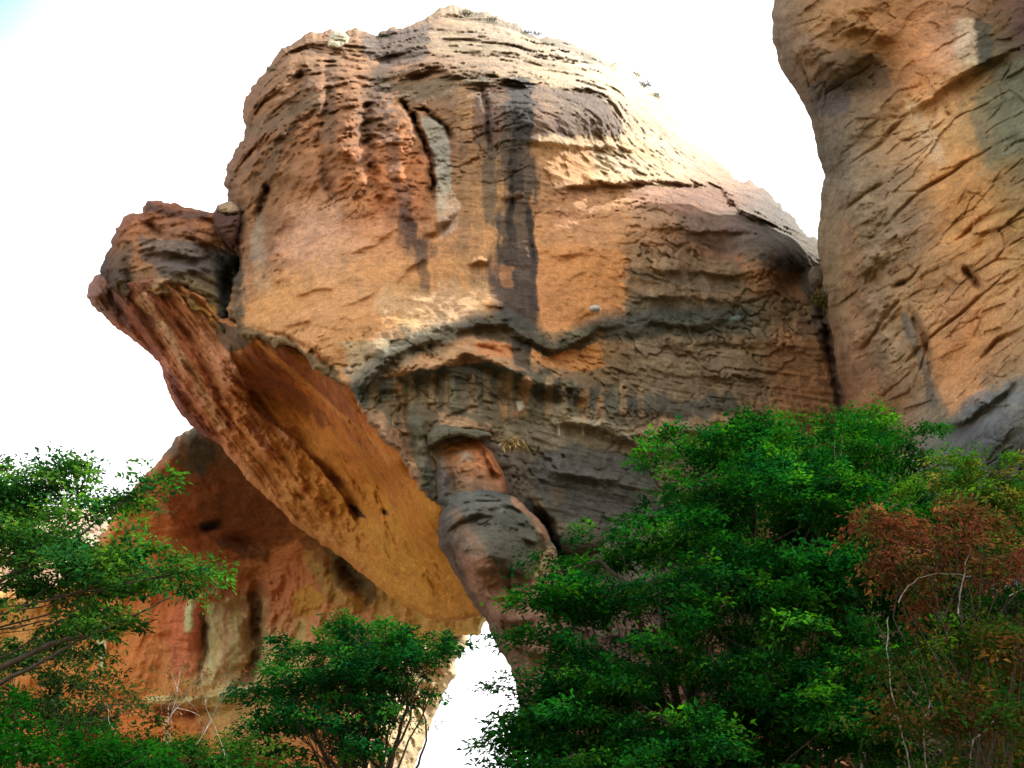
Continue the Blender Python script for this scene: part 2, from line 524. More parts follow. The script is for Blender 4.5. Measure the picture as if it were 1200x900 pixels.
def disp_cave(P, u, v, aux):
    fl = fbm(P * np.array([.24, .24, .05]) + 4, 4, .5, True) * 1.5 * sstep(620, 680, v) * sstep(830, 790, v)
    return fl + fbm(P * .22 + 8, 5, .55) * 1.2 + fbm(P * np.array([.2, .2, 1.0]), 4) * .35

def disp_right(P, u, v, aux):
    # bedding plates that dip to the left, with short torn cracks
    a = math.radians(-38)
    s = (u * math.cos(a) + v * math.sin(a)); t = (-u * math.sin(a) + v * math.cos(a))
    w = fbm(P * .3, 4) * 11
    q = np.stack([s / 75 + w / 60, (t + w) / 26, 0 * s], -1)
    f2, idv = worley(q)
    dens = np.clip(fbm(P * .16 + 3, 3) * 2.6 + .45, 0, 1)
    dens2 = np.clip(fbm(P * .5 + 33, 3) * 3 + .1, 0, 1)
    crk = np.exp(-(f2 / .045) ** 2) * .24 * dens * dens2
    q2 = np.stack([s / 34 + w / 40, (t + w) / 12, 0 * s + 7], -1)
    g2, id2 = worley(q2)
    crk2 = np.exp(-(g2 / .05) ** 2) * .10 * np.clip(fbm(P * .4 + 13, 3) * 4 - .3, 0, 1)
    q3 = np.stack([s / 300, t / 60, 0 * s + 2], -1)
    return (idv - .5) * .32 * dens + (id2 - .5) * .14 - crk - crk2 + fbm(q3, 4, .5) * .9 + fbm(P * .14, 3, .45) * .6

def disp_knob(P, u, v, aux):
    f2, idv = worley(P * np.array([.42, .42, .60]) + 1.2 * fbm(P * .5, 3)[:, None])
    return fbm(P * .45 + 6, 4, .5) * .55 + fbm(P * np.array([.4, .4, 1.9]), 5, .6) * .22 + (idv - .5) * .28 - np.exp(-(f2 / .07) ** 2) * .16 * np.clip(fbm(P * .4 + 3, 3) * 3 + .3, 0, 1)


# ------------------------------------------------------------------ the rock arch
arch = empty("rock_arch", (8, 56, 0), "sandstone dome with an arch on its left and dark streaks down its face", "rock arch")

DARK = (54, 49, 46); GREEN = (72, 78, 66); BLUE = (50, 54, 66); ORANGE = (214, 145, 88); PALE = (205, 178, 150)
GREY = (112, 104, 92); BROWN = (120, 84, 58); RED = (150, 78, 48)

dome_outline = [
    (268, 238, 26, 6), (264, 215, 26, 6), (268, 190, 26, 6), (284, 165, 30, 7), (287, 140, 30, 7), (288, 113, 30, 7), (302, 90, 30, 7),
    (322, 72, 26, 7), (345, 45, 24, 7), (368, 37, 20, 6), (402, 40, 18, 5), (440, 41, 18, 5), (472, 34, 18, 5), (500, 20, 18, 5), (546, 11, 18, 6),
    (590, 22, 18, 6), (640, 40, 18, 6), (690, 60, 18, 6), (737, 80, 18, 6), (772, 112, 20, 6), (786, 138, 20, 6), (812, 160, 20, 5), (836, 187, 16, 4), (856, 204, 12, 3),
    (880, 213, 12, 3), (904, 236, 12, 3), (927, 257, 10, 3), (945, 276, 9, 2), (962, 284, 8, 1.5), (1030, 300, 12, 2), (1050, 420, 30, 6), (1060, 700, 30, 6), (1060, 1150, 30, 6),
    (660, 1150, 30, 3), (640, 900, 30, 3), (610, 760, 30, 3), (570, 680, 20, 2), (535, 625, 12, 1.0), (515, 600, 9, .7), (495, 575, 9, .7), (468, 540, 9, .7), (440, 500, 9, .7),
    (405, 458, 9, .7), (372, 428, 9, .7), (335, 405, 9, .7), (300, 396, 9, .7), (278, 392, 9, .8), (270, 370, 14, 1.5), (274, 330, 18, 3), (280, 295, 18, 3), (268, 262, 20, 4)]
dome_depth = [
    (268, 240, 56), (300, 120, 60), (350, 50, 66), (450, 50, 70), (545, 20, 80), (640, 45, 79), (760, 100, 80), (856, 206, 73), (930, 260, 66), (780, 224, 56.5), (860, 252, 57), (925, 278, 57.5), (895, 264, 57.5), (850, 285, 56), (940, 310, 57.5), (885, 237, 64), (1000, 330, 58), (1040, 450, 58),
    (400, 120, 55.5), (500, 120, 55), (550, 100, 55), (640, 100, 57), (720, 122, 59.5), (800, 190, 67), (600, 60, 67), (500, 70, 62), (700, 75, 71),
    (400, 250, 51), (550, 250, 51.5), (560, 170, 52.8), (700, 225, 54), (700, 165, 57), (820, 225, 60), (300, 330, 52.5), (400, 380, 48.5), (550, 380, 49.5), (700, 380, 52), (850, 350, 55.5),
    (960, 350, 57.5), (330, 405, 50.5), (420, 450, 48), (550, 450, 48), (700, 480, 51.5), (850, 480, 54.5), (980, 480, 57), (510, 600, 47), (600, 600, 49), (700, 600, 51.5),
    (850, 600, 54.5), (700, 800, 50), (640, 1100, 49), (1000, 800, 58), (275, 395, 52.5)]
dome_base = [
    (300, 100, 140, 98, 68), (350, 200, 150, 100, 66), (290, 350, 172, 122, 84), (400, 300, 205, 145, 105), (330, 370, 216, 152, 100), (450, 380, 212, 150, 104),
    (450, 150, 160, 105, 66), (450, 250, 190, 124, 78), (560, 120, 138, 104, 76), (560, 250, 180, 130, 90), (600, 40, 186, 160, 138), (700, 80, 208, 186, 164),
    (800, 180, 200, 172, 145), (690, 250, 205, 145, 98), (680, 340, 212, 146, 90), (780, 300, 158, 118, 92), (850, 250, 165, 115, 92), (900, 350, 148, 112, 82),
    (950, 420, 165, 112, 70), (850, 430, 145, 118, 90), (750, 430, 128, 106, 84), (700, 560, 96, 88, 80), (550, 480, 150, 118, 90), (460, 520, 150, 112, 82), (720, 700, 110, 90, 80), (900, 280, 100, 90, 82)]  # last entry puts the right flank's shadow into the base colour
L_A = [(425, 450), (455, 420), (480, 405), (520, 390), (560, 380), (592, 378), (622, 396), (648, 410), (672, 400), (700, 382), (740, 377), (800, 373), (870, 372)]
L_B = [(404, 462), (430, 444), (460, 434), (508, 430), (516, 425), (545, 413), (578, 420), (612, 436), (640, 450), (670, 462), (700, 463), (750, 470), (800, 475), (850, 470)]
dome_paint = [
    # upper left brown folds
    ('line', [(370, 60), (360, 110), (330, 160), (300, 230)], 10, (95, 72, 52), .5, 'spot'),
    ('line', [(445, 90), (430, 150), (440, 210), (470, 250), (492, 300)], 13, (86, 66, 56), .75, 'streak'),
    ('line', [(455, 100), (500, 105), (560, 95)], 14, (92, 84, 66), .6, 'spot'),
    ('line', [(392, 70), (385, 130), (385, 210), (400, 250)], 7, (88, 70, 55), .6, 'spot'),
    ('line', [(300, 150), (340, 130), (370, 120)], 9, (96, 80, 58), .5, 'spot'),
    ('poly', [(425, 40), (505, 28), (500, 70), (450, 78), (425, 66)], 6, (92, 80, 78), .8, 'streak'),  # streaky summit wall, its shadows painted dark
    ('poly', [(500, 30), (640, 48), (660, 80), (560, 70), (505, 60)], 9, (160, 138, 118), .6, 'spot'),
    ('line', [(545, 15), (600, 30), (650, 50), (720, 78)], 5, (80, 76, 66), .55, 'spot'),
    # pale flank at left and the split
    ('poly', [(303, 235), (312, 300), (325, 350), (300, 345), (296, 290)], 6, (160, 140, 120), .6, 'streak'),
    ('line', [(275, 300), (282, 350), (274, 390)], 7, (66, 66, 62), .8, 'n'),
    # pinkish pale area in the middle left
    ('poly', [(340, 240), (400, 235), (420, 290), (380, 330), (330, 310)], 22, (214, 160, 130), .6, 'spot'),
    ('poly', [(300, 320), (460, 320), (560, 300), (600, 370), (500, 390), (400, 440), (290, 390)], 25, (222, 156, 98), .55, 'spot'),
    ('poly', [(430, 340), (560, 330), (590, 370), (480, 400)], 16, (206, 168, 130), .6, 'streak'),
    ('poly', [(400, 400), (470, 395), (500, 385), (430, 448), (410, 455)], 8, (178, 155, 128), .8, 'bands'),
    ('poly', [(370, 170), (440, 160), (460, 260), (400, 260)], 20, (182, 116, 72), .45, 'streak'),
    ('poly', [(470, 150), (505, 190), (508, 250), (440, 250), (430, 200)], 14, (196, 118, 68), .6, 'spot'),
    # streaks left of the big one
    ('line', [(455, 130), (462, 200), (478, 260), (500, 330)], 8, (88, 70, 66), .6, 'streak'),
    ('line', [(566, 95), (572, 180), (576, 260)], 8, (92, 82, 74), .75, 'streak'),
    ('line', [(540, 110), (545, 240), (548, 330)], 12, (140, 108, 80), .5, 'streak'),
    ('poly', [(533, 100), (566, 96), (566, 165), (540, 165)], 7, (178, 128, 88), .5, 'streak'),
    # dark brow: varnish and overhang shade painted in, above a sunlit ledge painted pale
    ('poly', [(556, 98), (600, 90), (640, 100), (700, 104), (718, 118), (728, 150), (728, 166), (640, 166), (556, 168)], 5, (112, 84, 72), .75, 'streak'),
    ('poly', [(650, 106), (714, 108), (728, 160), (655, 162)], 9, (104, 86, 78), .6, 'streak'),
    ('poly', [(632, 158), (735, 160), (800, 172), (800, 180), (632, 172)], 3, (216, 180, 140), .7, 'spot'),
    ('poly', [(632, 172), (700, 176), (690, 214), (632, 218)], 7, (220, 160, 108), .7, 'spot'),
    ('poly', [(695, 176), (800, 178), (800, 212), (700, 212)], 7, (214, 186, 150), .7, 'spot'),
    # the great dark streak
    ('poly', [(592, 92), (626, 90), (629, 130), (623, 165), (630, 210), (625, 250), (632, 300), (627, 345), (629, 392), (596, 380), (580, 340), (584, 240), (590, 165)], 9, (78, 68, 62), .88, 'streak'),
    ('poly', [(598, 92), (622, 92), (622, 160), (600, 160)], 6, (52, 47, 48), .8, 'streak'),
    ('line', [(606, 160), (603, 220), (598, 260), (602, 330), (606, 385)], 7, (52, 46, 46), .75, 'streak'),
    ('line', [(622, 250), (626, 300), (627, 360)], 5, (46, 40, 42), .8, 'streak'),
    ('poly', [(570, 290), (628, 280), (630, 392), (575, 380)], 12, (92, 76, 68), .6, 'streak'),
    ('poly', [(586, 310), (604, 312), (602, 335), (588, 332)], 4, (210, 140, 92), .6, 'spot'),
    # orange panel right of it
    ('poly', [(630, 285), (726, 288), (738, 306), (730, 330), (739, 350), (731, 372), (690, 385), (660, 388), (630, 390)], 4, (222, 148, 88), .85, 'spot'),
    ('poly', [(632, 225), (735, 225), (733, 290), (632, 285)], 10, (206, 144, 98), .6, 'spot'),
    # the grey brown stratified right half
    ('poly', [(736, 285), (960, 330), (985, 480), (860, 520), (735, 500), (736, 380)], 10, (138, 116, 92), .55, 'bands'),
    ('line', [(740, 320), (800, 330), (880, 335), (950, 340)], 8, (108, 98, 84), .5, 'bands'),
    ('poly', [(735, 345), (900, 355), (905, 395), (735, 400)], 9, (124, 112, 92), .7, 'bands'),
    ('poly', [(770, 214), (850, 218), (880, 242), (820, 240)], 8, (140, 104, 84), .6, 'bands'),
    ('poly', [(780, 225), (870, 230), (950, 268), (958, 310), (880, 300), (800, 280)], 9, (116, 98, 88), .6, 'bands'),  # dark grey shadow below the right skyline painted in
    ('poly', [(740, 215), (850, 222), (880, 240), (800, 250), (740, 240)], 8, (150, 98, 80), .6, 'bands'),
    ('poly', [(885, 300), (950, 300), (958, 350), (930, 350)], 8, (70, 62, 58), .6, 'n'),
    ('poly', [(860, 300), (935, 320), (940, 350), (880, 345)], 9, (176, 120, 80), .55, 'bands'),
    ('poly', [(900, 395), (985, 400), (990, 480), (900, 500)], 14, (178, 122, 76), .6, 'streak'),
    ('poly', [(735, 405), (900, 405), (900, 480), (735, 450)], 14, (140, 116, 90), .55, 'bands'),
    ('poly', [(760, 470), (900, 480), (860, 520), (770, 520)], 12, (168, 128, 92), .55, 'bands'),
    ('line', [(958, 340), (972, 400), (988, 480)], 9, (86, 76, 72), .7, 'streak'),
    ('line', [(285, 392), (330, 402), (370, 424), (405, 456)], 7, (104, 90, 66), .85, 'spot'),
    # ledges
    ('line', L_A, 13, (78, 78, 70), .92, 'n'),
    ('line', L_A[:4], 18, (120, 108, 90), .6, 'spot'),
    ('line', [(x, y + 13) for x, y in L_A[4:]], 7, (84, 78, 66), .8, 'spot'),
    ('poly', [(556, 402), (575, 398), (598, 406), (600, 420), (560, 418)], 4, (214, 136, 82), .9, 'spot'),
    ('poly', [(622, 408), (645, 416), (680, 408), (704, 396), (708, 428), (680, 436), (640, 428), (622, 422)], 4, (216, 142, 84), .92, 'spot'),
    ('poly', [(598, 398), (622, 404), (620, 436), (600, 430)], 5, (68, 64, 60), .8, 'n'),
    ('poly', [(405, 458), (430, 446), (505, 432), (575, 424), (640, 450), (640, 466), (560, 450), (505, 452), (440, 474), (415, 478)], 6, (72, 78, 74), .9, 'spot'),
    ('line', [(x, y + 4) for x, y in L_B[7:]], 12, (80, 78, 70), .85, 'spot'),
    ('poly', [(415, 470), (505, 445), (570, 445), (640, 462), (640, 500), (560, 505), (500, 510), (450, 500)], 6, (98, 94, 78), .7, 'streak'),
    ('line', [(420, 470), (440, 505), (470, 545), (500, 575)], 13, (80, 84, 76), .7, 'streak'),
    ('poly', [(425, 480), (445, 480), (490, 545), (500, 580), (480, 560)], 5, (186, 134, 98), .6, 'streak'),
    ('line', [(468, 455), (474, 500), (486, 548)], 5, (190, 142, 106), .6, 'streak'),
    ('line', [(484, 480), (490, 520), (500, 560)], 8, (104, 106, 92), .7, 'streak'),
    ('line', [(410, 465), (440, 515), (480, 560)], 5, (178, 120, 82), .7, 'spot'),
    ('line', [(588, 446), (591, 488)], 5, (186, 138, 92), .7, 'streak'),
    ('line', [(616, 448), (608, 484)], 5, (200, 138, 90), .8, 'spot'),
    ('line', [(682, 462), (682, 496)], 8, (206, 146, 90), .8, 'streak'),
    ('line', [(704, 466), (704, 494)], 5, (200, 142, 92), .75, 'streak'),
] + [('line', [(x, 448 + abs(x - 560) * .10 - 10), (x + (x * 7 % 5) - 2, 466 + (x * 13 % 24) + abs(x - 560) * .10)], 2 + (x * 5 % 3), [(92, 88, 72), (158, 128, 94), (84, 78, 66), (180, 140, 100), (112, 104, 84)][x % 5], .55, 'streak') for x in range(436, 770, 9)] + [
    ('line', [(530, 450), (532, 486)], 5, (112, 106, 84), .8, 'n'),
    ('poly', [(510, 478), (550, 490), (575, 500), (560, 512), (520, 500)], 7, (196, 150, 116), .7, 'spot'),
    # lower slope, dark blue grey with pale lichen
    ('poly', [(575, 500), (650, 478), (700, 490), (760, 520), (800, 560), (800, 640), (660, 640), (620, 590)], 12, (138, 122, 98), .7, 'bands'),
    ('poly', [(620, 540), (660, 520), (760, 545), (780, 600), (720, 630), (640, 600), (615, 565)], 10, (84, 84, 82), .8, 'bands'),
    ('poly', [(560, 515), (620, 520), (625, 580), (590, 575)], 8, (96, 84, 74), .7, 'spot'),
    ('line', [(652, 492), (668, 490), (700, 496), (730, 506), (750, 520)], 5, (190, 172, 148), .6, 'spot'),
    ('poly', [(740, 500), (850, 500), (850, 545), (740, 530)], 10, (160, 132, 104), .6, 'bands'),
    ('poly', [(640, 572), (660, 570), (662, 590), (645, 592)], 4, (128, 110, 94), .7, 'spot'),
    ('poly', [(660, 600), (800, 600), (800, 700), (660, 700)], 14, (100, 94, 86), .6, 'bands'),
    ('line', [(620, 590), (650, 640), (662, 665)], 7, (40, 34, 32), .9, 'n'),
    # pale slab in the slot
    ('poly', [(494, 138), (506, 136), (520, 148), (527, 168), (529, 200), (524, 244), (512, 250), (512, 210), (505, 175)], 3, (166, 156, 142), .9, 'n'),
    ('poly', [(510, 230), (528, 225), (540, 240), (535, 262), (515, 285), (512, 262)], 3, (190, 160, 140), .7, 'spot'),
    ('poly', [(640, 95), (760, 110), (830, 190), (800, 205), (740, 150), (700, 108), (660, 106)], 7, (206, 182, 158), .6, 'spot'),
    # droppings
    ('poly', [(692, 360), (702, 358), (704, 364), (692, 365)], 1.5, (235, 225, 215), .9, 'n'),
    ('poly', [(604, 470), (612, 470), (614, 478), (606, 482)], 1.5, (230, 222, 214), .9, 'n'),
    ('line', [(656, 492), (656, 508)], 1.6, (225, 212, 200), .8, 'n'),
    ('line', [(683, 498), (684, 508)], 1.4, (225, 212, 200), .8, 'n'),
    ('line', [(862, 372), (857, 376)], 3, (130, 150, 150), .9, 'n'),
]
dome_relief = [
    ('ledge', L_A[:7], 1.15, 15, 5), ('ledge', L_A[6:11], .9, 13, 5), ('ledge', [(725, 384), (770, 376), (820, 380), (870, 372)], .55, 12, 6), ('ridge', [(560, 386), (600, 390), (640, 408)], .5, 8), ('crack', [(x, y + 9) for x, y in L_A[3:10]], .25, 4), ('ridge', [(455, 425), (500, 400), (545, 392)], .5, 5),
    ('ledge', L_B[:11], 1.7, 18, 8), ('hump', [(455, 448), (34, 10)], .7, -18), ('hump', [(540, 430), (44, 10)], .8, 0), ('hump', [(620, 450), (26, 9)], .7, 25), ('hump', [(720, 476), (60, 9)], .6, 3), ('crack', [(x, y + 15) for x, y in L_B[2:10]], .35, 5), ('crack', [(516, 425), (508, 445), (512, 470)], .4, 3),
    ('crack', [(x, y - 10) for x, y in L_B[2:9]], .7, 5),
    ('ledge', [(500, 507), (520, 499), (555, 502), (600, 508)], .9, 16, 3.5),
    ('ledge', [(632, 510), (660, 488), (700, 494), (760, 522), (820, 560)], .9, 26, 9),
    ('ledge', [(620, 545), (700, 560), (800, 580)], .5, 16, 6),
    ('crack', [(290, 384), (335, 395), (372, 416), (405, 447)], .6, 3),
    ('ridge', [(424, 470), (450, 515), (488, 570)], .8, 9), ('ridge', [(486, 470), (494, 530), (505, 580)], .8, 9), ('crack', [(468, 455), (474, 500), (486, 560)], .6, 8),
    ('ridge', [(530, 430), (532, 490)], .4, 7), ('ridge', [(560, 430), (562, 500)], .35, 7), ('ridge', [(628, 448), (622, 490)], .4, 6), ('ridge', [(660, 460), (664, 495)], .4, 7),
    ('crack', [(590, 445), (590, 492)], .4, 6), ('crack', [(682, 462), (682, 496)], .5, 9), ('crack', [(706, 466), (706, 494)], .4, 6),
    ('hump', [(578, 411), (22, 7)], -.4, 5), ('hump', [(660, 424), (36, 9)], -.45, -8),
    # summit blocks and brow
    ('ledge', [(640, 99), (700, 104), (722, 118), (738, 160)], 1.5, 30, 5), ('ledge', [(440, 88), (505, 78), (560, 93), (600, 92), (640, 100)], 1.6, 24, 6),
    ('ledge', [(590, 163), (640, 166), (700, 172), (760, 174), (830, 182)], .55, 7, 3), ('ledge', [(640, 221), (700, 214), (760, 212), (830, 213), (846, 218), (867, 245), (892, 256), (927, 268), (955, 284)], 1.4, 8, 3.5),
    ('crack', [(650, 221), (700, 217), (760, 216)], .5, 3),
    ('crack', [(425, 74), (470, 72), (520, 60), (600, 70)], 1.2, 7), ('crack', [(602, 74), (594, 92)], .8, 4), ('ledge', [(604, 80), (640, 66), (700, 70)], .8, 12, 4),
    ('ridge', [(500, 30), (560, 40), (640, 56), (720, 82)], 1.2, 9), ('ledge', [(740, 90), (780, 120), (800, 145)], 1.0, 12, 3),
    ('hump', [(725, 135), (12, 22)], -1.1, -20), ('hump', [(750, 150), (8, 18)], -1.2, -10), ('hump', [(772, 160), (6, 12)], -.8, -10),
    # slot and cracks
    ('crack', [(462, 112), (478, 128), (486, 140), (494, 160), (504, 185), (508, 215), (508, 250)], 2.4, 3.2), ('crack', [(478, 128), (500, 132), (516, 142), (528, 158), (532, 185)], 1.2, 2.6),
    ('crack', [(430, 165), (460, 160), (485, 140)], .35, 3), ('hump', [(515, 190), (12, 55)], -.5, -10),
    ('crack', [(563, 96), (568, 120), (574, 160), (576, 200)], .9, 3), ('crack', [(596, 165), (600, 230), (598, 280)], .5, 3),
    ('ledge', [(505, 262), (522, 258), (540, 244)], .8, 8, 3), ('crack', [(490, 282), (515, 275), (530, 255)], .6, 4),
    ('crack', [(625, 280), (624, 310)], .5, 2.5), ('hump', [(595, 230), (8, 5)], .5, 0),
    ('crack', [(308, 205), (312, 225), (305, 245), (300, 270)], 1.7, 5), ('ridge', [(322, 235), (325, 290), (322, 345)], .7, 9), ('crack', [(380, 60), (384, 120), (372, 160), (384, 220), (400, 255)], .9, 5),
    ('crack', [(348, 52), (350, 90), (345, 140), (330, 190)], .9, 6), ('ridge', [(350, 120), (330, 160), (310, 200)], 1.0, 14), ('ridge', [(405, 70), (412, 120), (405, 180), (420, 240)], 1.1, 16),
    ('crack', [(432, 95), (428, 150), (436, 210), (448, 260)], 1.3, 8), ('ridge', [(470, 150), (475, 220), (490, 290)], .7, 16),
    ('hump', [(325, 100), (26, 14)], 1.2, -40), ('hump', [(365, 90), (16, 26)], .8, 20), ('hump', [(430, 120), (14, 16)], .9, 0), ('hump', [(340, 200), (24, 16)], .9, 30),
    ('hump', [(285, 225), (16, 22)], .9, 0), ('hump', [(400, 150), (10, 10)], .8, 0), ('hump', [(318, 155), (20, 10)], .8, -30),
    ('crack', [(290, 140), (320, 128), (345, 120)], .5, 4), ('crack', [(300, 175), (330, 165), (360, 140)], .5, 4),
    # small torn laminae in the pale wall
    ('ledge', [(340, 350), (370, 338), (400, 340)], .3, 10, 2), ('ledge', [(325, 385), (350, 378), (368, 372)], .3, 10, 2), ('ledge', [(400, 300), (440, 285), (470, 262)], .35, 12, 2.5),
    ('ledge', [(460, 335), (480, 310), (505, 300)], .45, 14, 3), ('ledge', [(395, 360), (420, 350), (445, 340)], .3, 10, 2), ('ledge', [(560, 355), (580, 358), (592, 362)], .45, 8, 2),
    ('ledge', [(545, 308), (562, 304), (575, 310)], .5, 8, 3), ('ledge', [(640, 300), (680, 296), (730, 302)], .35, 10, 3), ('ledge', [(740, 262), (820, 270), (900, 268)], .5, 12, 4),
    ('ledge', [(740, 310), (820, 318), (900, 325)], .45, 12, 4), ('ledge', [(735, 350), (800, 345), (880, 352)], .6, 12, 5), ('ledge', [(760, 405), (830, 400), (930, 410)], .4, 12, 4),
    ('ledge', [(740, 430), (820, 440), (930, 440)], .35, 12, 4), ('ledge', [(760, 500), (830, 505), (900, 500)], .5, 14, 4), ('crack', [(668, 385), (690, 372), (720, 368)], .4, 4),
    ('hump', [(930, 325), (14, 18)], -2.4, 25), ('crack', [(948, 300), (960, 350), (974, 420), (990, 500)], 1.6, 4),
    ('crack', [(616, 580), (640, 615), (655, 650), (668, 680)], 2.4, 6), ('crack', [(655, 640), (680, 630), (700, 634)], 1.2, 5),
]
body("dome", dome_outline, dome_depth, dome_base, arch, M_rock, dome_paint, dome_relief, disp_dome, step=1.35, thick=14, jit=1.7, gain=1.22, drips=.26, rough=.15, mix=(.26, .26, .18, .22))

# --- the arm that reaches out to the left
arm_outline = [(175, 239, 10, 2), (210, 243, 8, 2), (252, 249, 10, 2), (268, 258, 10, 1), (284, 300, 12, 1), (282, 380, 12, 1), (276, 404, 8, .6), (262, 398, 8, .6),
               (240, 372, 7, .5), (212, 352, 7, .5), (185, 346, 7, .5), (160, 342, 7, .5), (146, 345, 8, 1), (128, 338, 14, 3), (120, 318, 18, 4), (124, 300, 18, 4), (131, 290, 16, 4), (134, 268, 14, 3), (146, 254, 12, 3), (168, 252, 9, 2)]
arm_depth = [(130, 290, 56), (180, 242, 57), (250, 250, 56.5), (270, 310, 57.5), (272, 360, 57), (268, 400, 55.5), (235, 330, 55.2), (200, 348, 54.2), (150, 340, 55), (190, 300, 54.8)]
arm_base = [(150, 270, 160, 100, 66), (200, 260, 150, 96, 66), (250, 270, 150, 92, 60), (160, 310, 190, 130, 88), (200, 320, 150, 118, 92), (250, 320, 112, 98, 84), (250, 370, 150, 112, 60), (270, 380, 88, 84, 74), (130, 320, 90, 66, 54)]
arm_paint = [('poly', [(225, 250), (262, 258), (262, 296), (235, 290)], 6, (190, 120, 70), .6, 'spot'), ('line', [(176, 244), (240, 254)], 5, (92, 64, 54), .8, 'n'),
             ('poly', [(165, 282), (240, 290), (268, 296), (264, 325), (200, 330), (165, 300)], 8, (108, 96, 94), .8, 'bands'), ('poly', [(190, 320), (262, 318), (262, 350), (215, 345)], 8, (128, 108, 84), .7, 'spot'),
             ('poly', [(228, 345), (252, 360), (258, 392), (240, 370)], 5, (190, 130, 50), .85, 'spot'), ('poly', [(252, 300), (290, 300), (290, 405), (266, 398), (256, 360)], 6, (66, 68, 66), .85, 'n'),
             ('line', [(150, 290), (142, 320), (150, 340)], 7, (92, 78, 62), .7, 'spot'), ('poly', [(165, 336), (225, 338), (240, 360), (215, 352), (170, 344)], 4, (150, 104, 60), .7, 'spot')]
arm_relief = [('ledge', [(150, 292), (180, 290), (225, 300), (262, 298)], 1.2, 14, 4), ('crack', [(172, 258), (182, 272), (196, 284)], 1.3, 5), ('ledge', [(170, 330), (200, 326), (225, 336), (250, 352)], .9, 12, 4),
              ('crack', [(228, 326), (215, 345)], .7, 3), ('ridge', [(137, 300), (140, 325), (150, 345)], .9, 8), ('crack', [(148, 300), (147, 325), (155, 342)], .8, 4), ('ledge', [(170, 312), (210, 316), (258, 318)], .5, 8, 3),
              ('ledge', [(185, 268), (220, 276), (255, 288)], .7, 10, 4), ('crack', [(268, 300), (266, 350), (276, 400)], 1.5, 7)]
body("arm", arm_outline, arm_depth, arm_base, arch, M_rock, arm_paint, arm_relief, disp_arm, thick=14, jit=1.25)

# --- underside of the arch, sweeping from the arm down to the pillar
vault_outline = [(118, 322, 10, 2), (103, 333, 10, 2), (101, 350, 10, 2), (115, 366, 12, 2), (132, 382, 14, 2.5), (160, 402, 14, 2.5), (188, 424, 14, 2.5), (194, 446, 14, 2.5), (198, 468, 14, 2.5), (214, 490, 14, 2.5), (228, 503, 14, 2.5),
                 (256, 522, 10, 1.5), (282, 552, 10, 1.2), (312, 584, 10, 1.2), (345, 612, 10, 1.2), (382, 640, 10, 1), (408, 662, 10, 1), (440, 688, 10, 1), (470, 710, 10, 1), (500, 724, 8, 1), (532, 731, 7, 1), (566, 722, 7, 1),
                 (600, 730, 10, 1), (590, 660, 10, 1), (540, 596, 6, 1), (495, 540, 6, 1), (468, 500, 6, 1), (420, 442, 6, 1), (380, 408, 6, 1), (340, 388, 6, 1), (296, 380, 6, 1), (262, 372, 6, 1), (240, 345, 6, 1), (210, 330, 6, 1), (170, 325, 6, 1), (142, 326, 6, 1)]
vault_depth = [(103, 345, 58.5), (118, 325, 58), (150, 338, 55.3), (200, 345, 54.8), (262, 392, 56.6), (190, 425, 61), (228, 500, 66), (255, 520, 66.5), (300, 570, 69), (345, 610, 70), (400, 655, 70), (440, 690, 68), (470, 712, 66.5), (530, 730, 62.5), (566, 722, 59),
               (278, 395, 53.6), (335, 405, 51.5), (405, 458, 49.2), (468, 540, 48.6), (515, 600, 48.4), (380, 408, 52.6), (420, 442, 51.6), (495, 540, 50.6), (540, 600, 50.5), (340, 388, 54), (300, 460, 61.5), (350, 500, 63), (400, 560, 64), (440, 600, 63), (480, 650, 60.5), (380, 470, 57), (450, 560, 57), (300, 520, 65), (350, 575, 67.5), (600, 650, 52), (230, 420, 58.5)]
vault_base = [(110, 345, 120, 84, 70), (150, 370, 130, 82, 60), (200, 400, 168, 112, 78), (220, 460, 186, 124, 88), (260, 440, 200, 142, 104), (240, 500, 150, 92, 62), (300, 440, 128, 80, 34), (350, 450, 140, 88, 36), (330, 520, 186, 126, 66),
              (400, 540, 172, 112, 44), (450, 620, 214, 152, 62), (500, 680, 240, 172, 70), (550, 710, 238, 168, 80), (300, 540, 204, 142, 86), (380, 620, 212, 148, 80), (430, 500, 160, 92, 34)]  # shading of the underside painted in: dark top, lighter lower edge, golden end
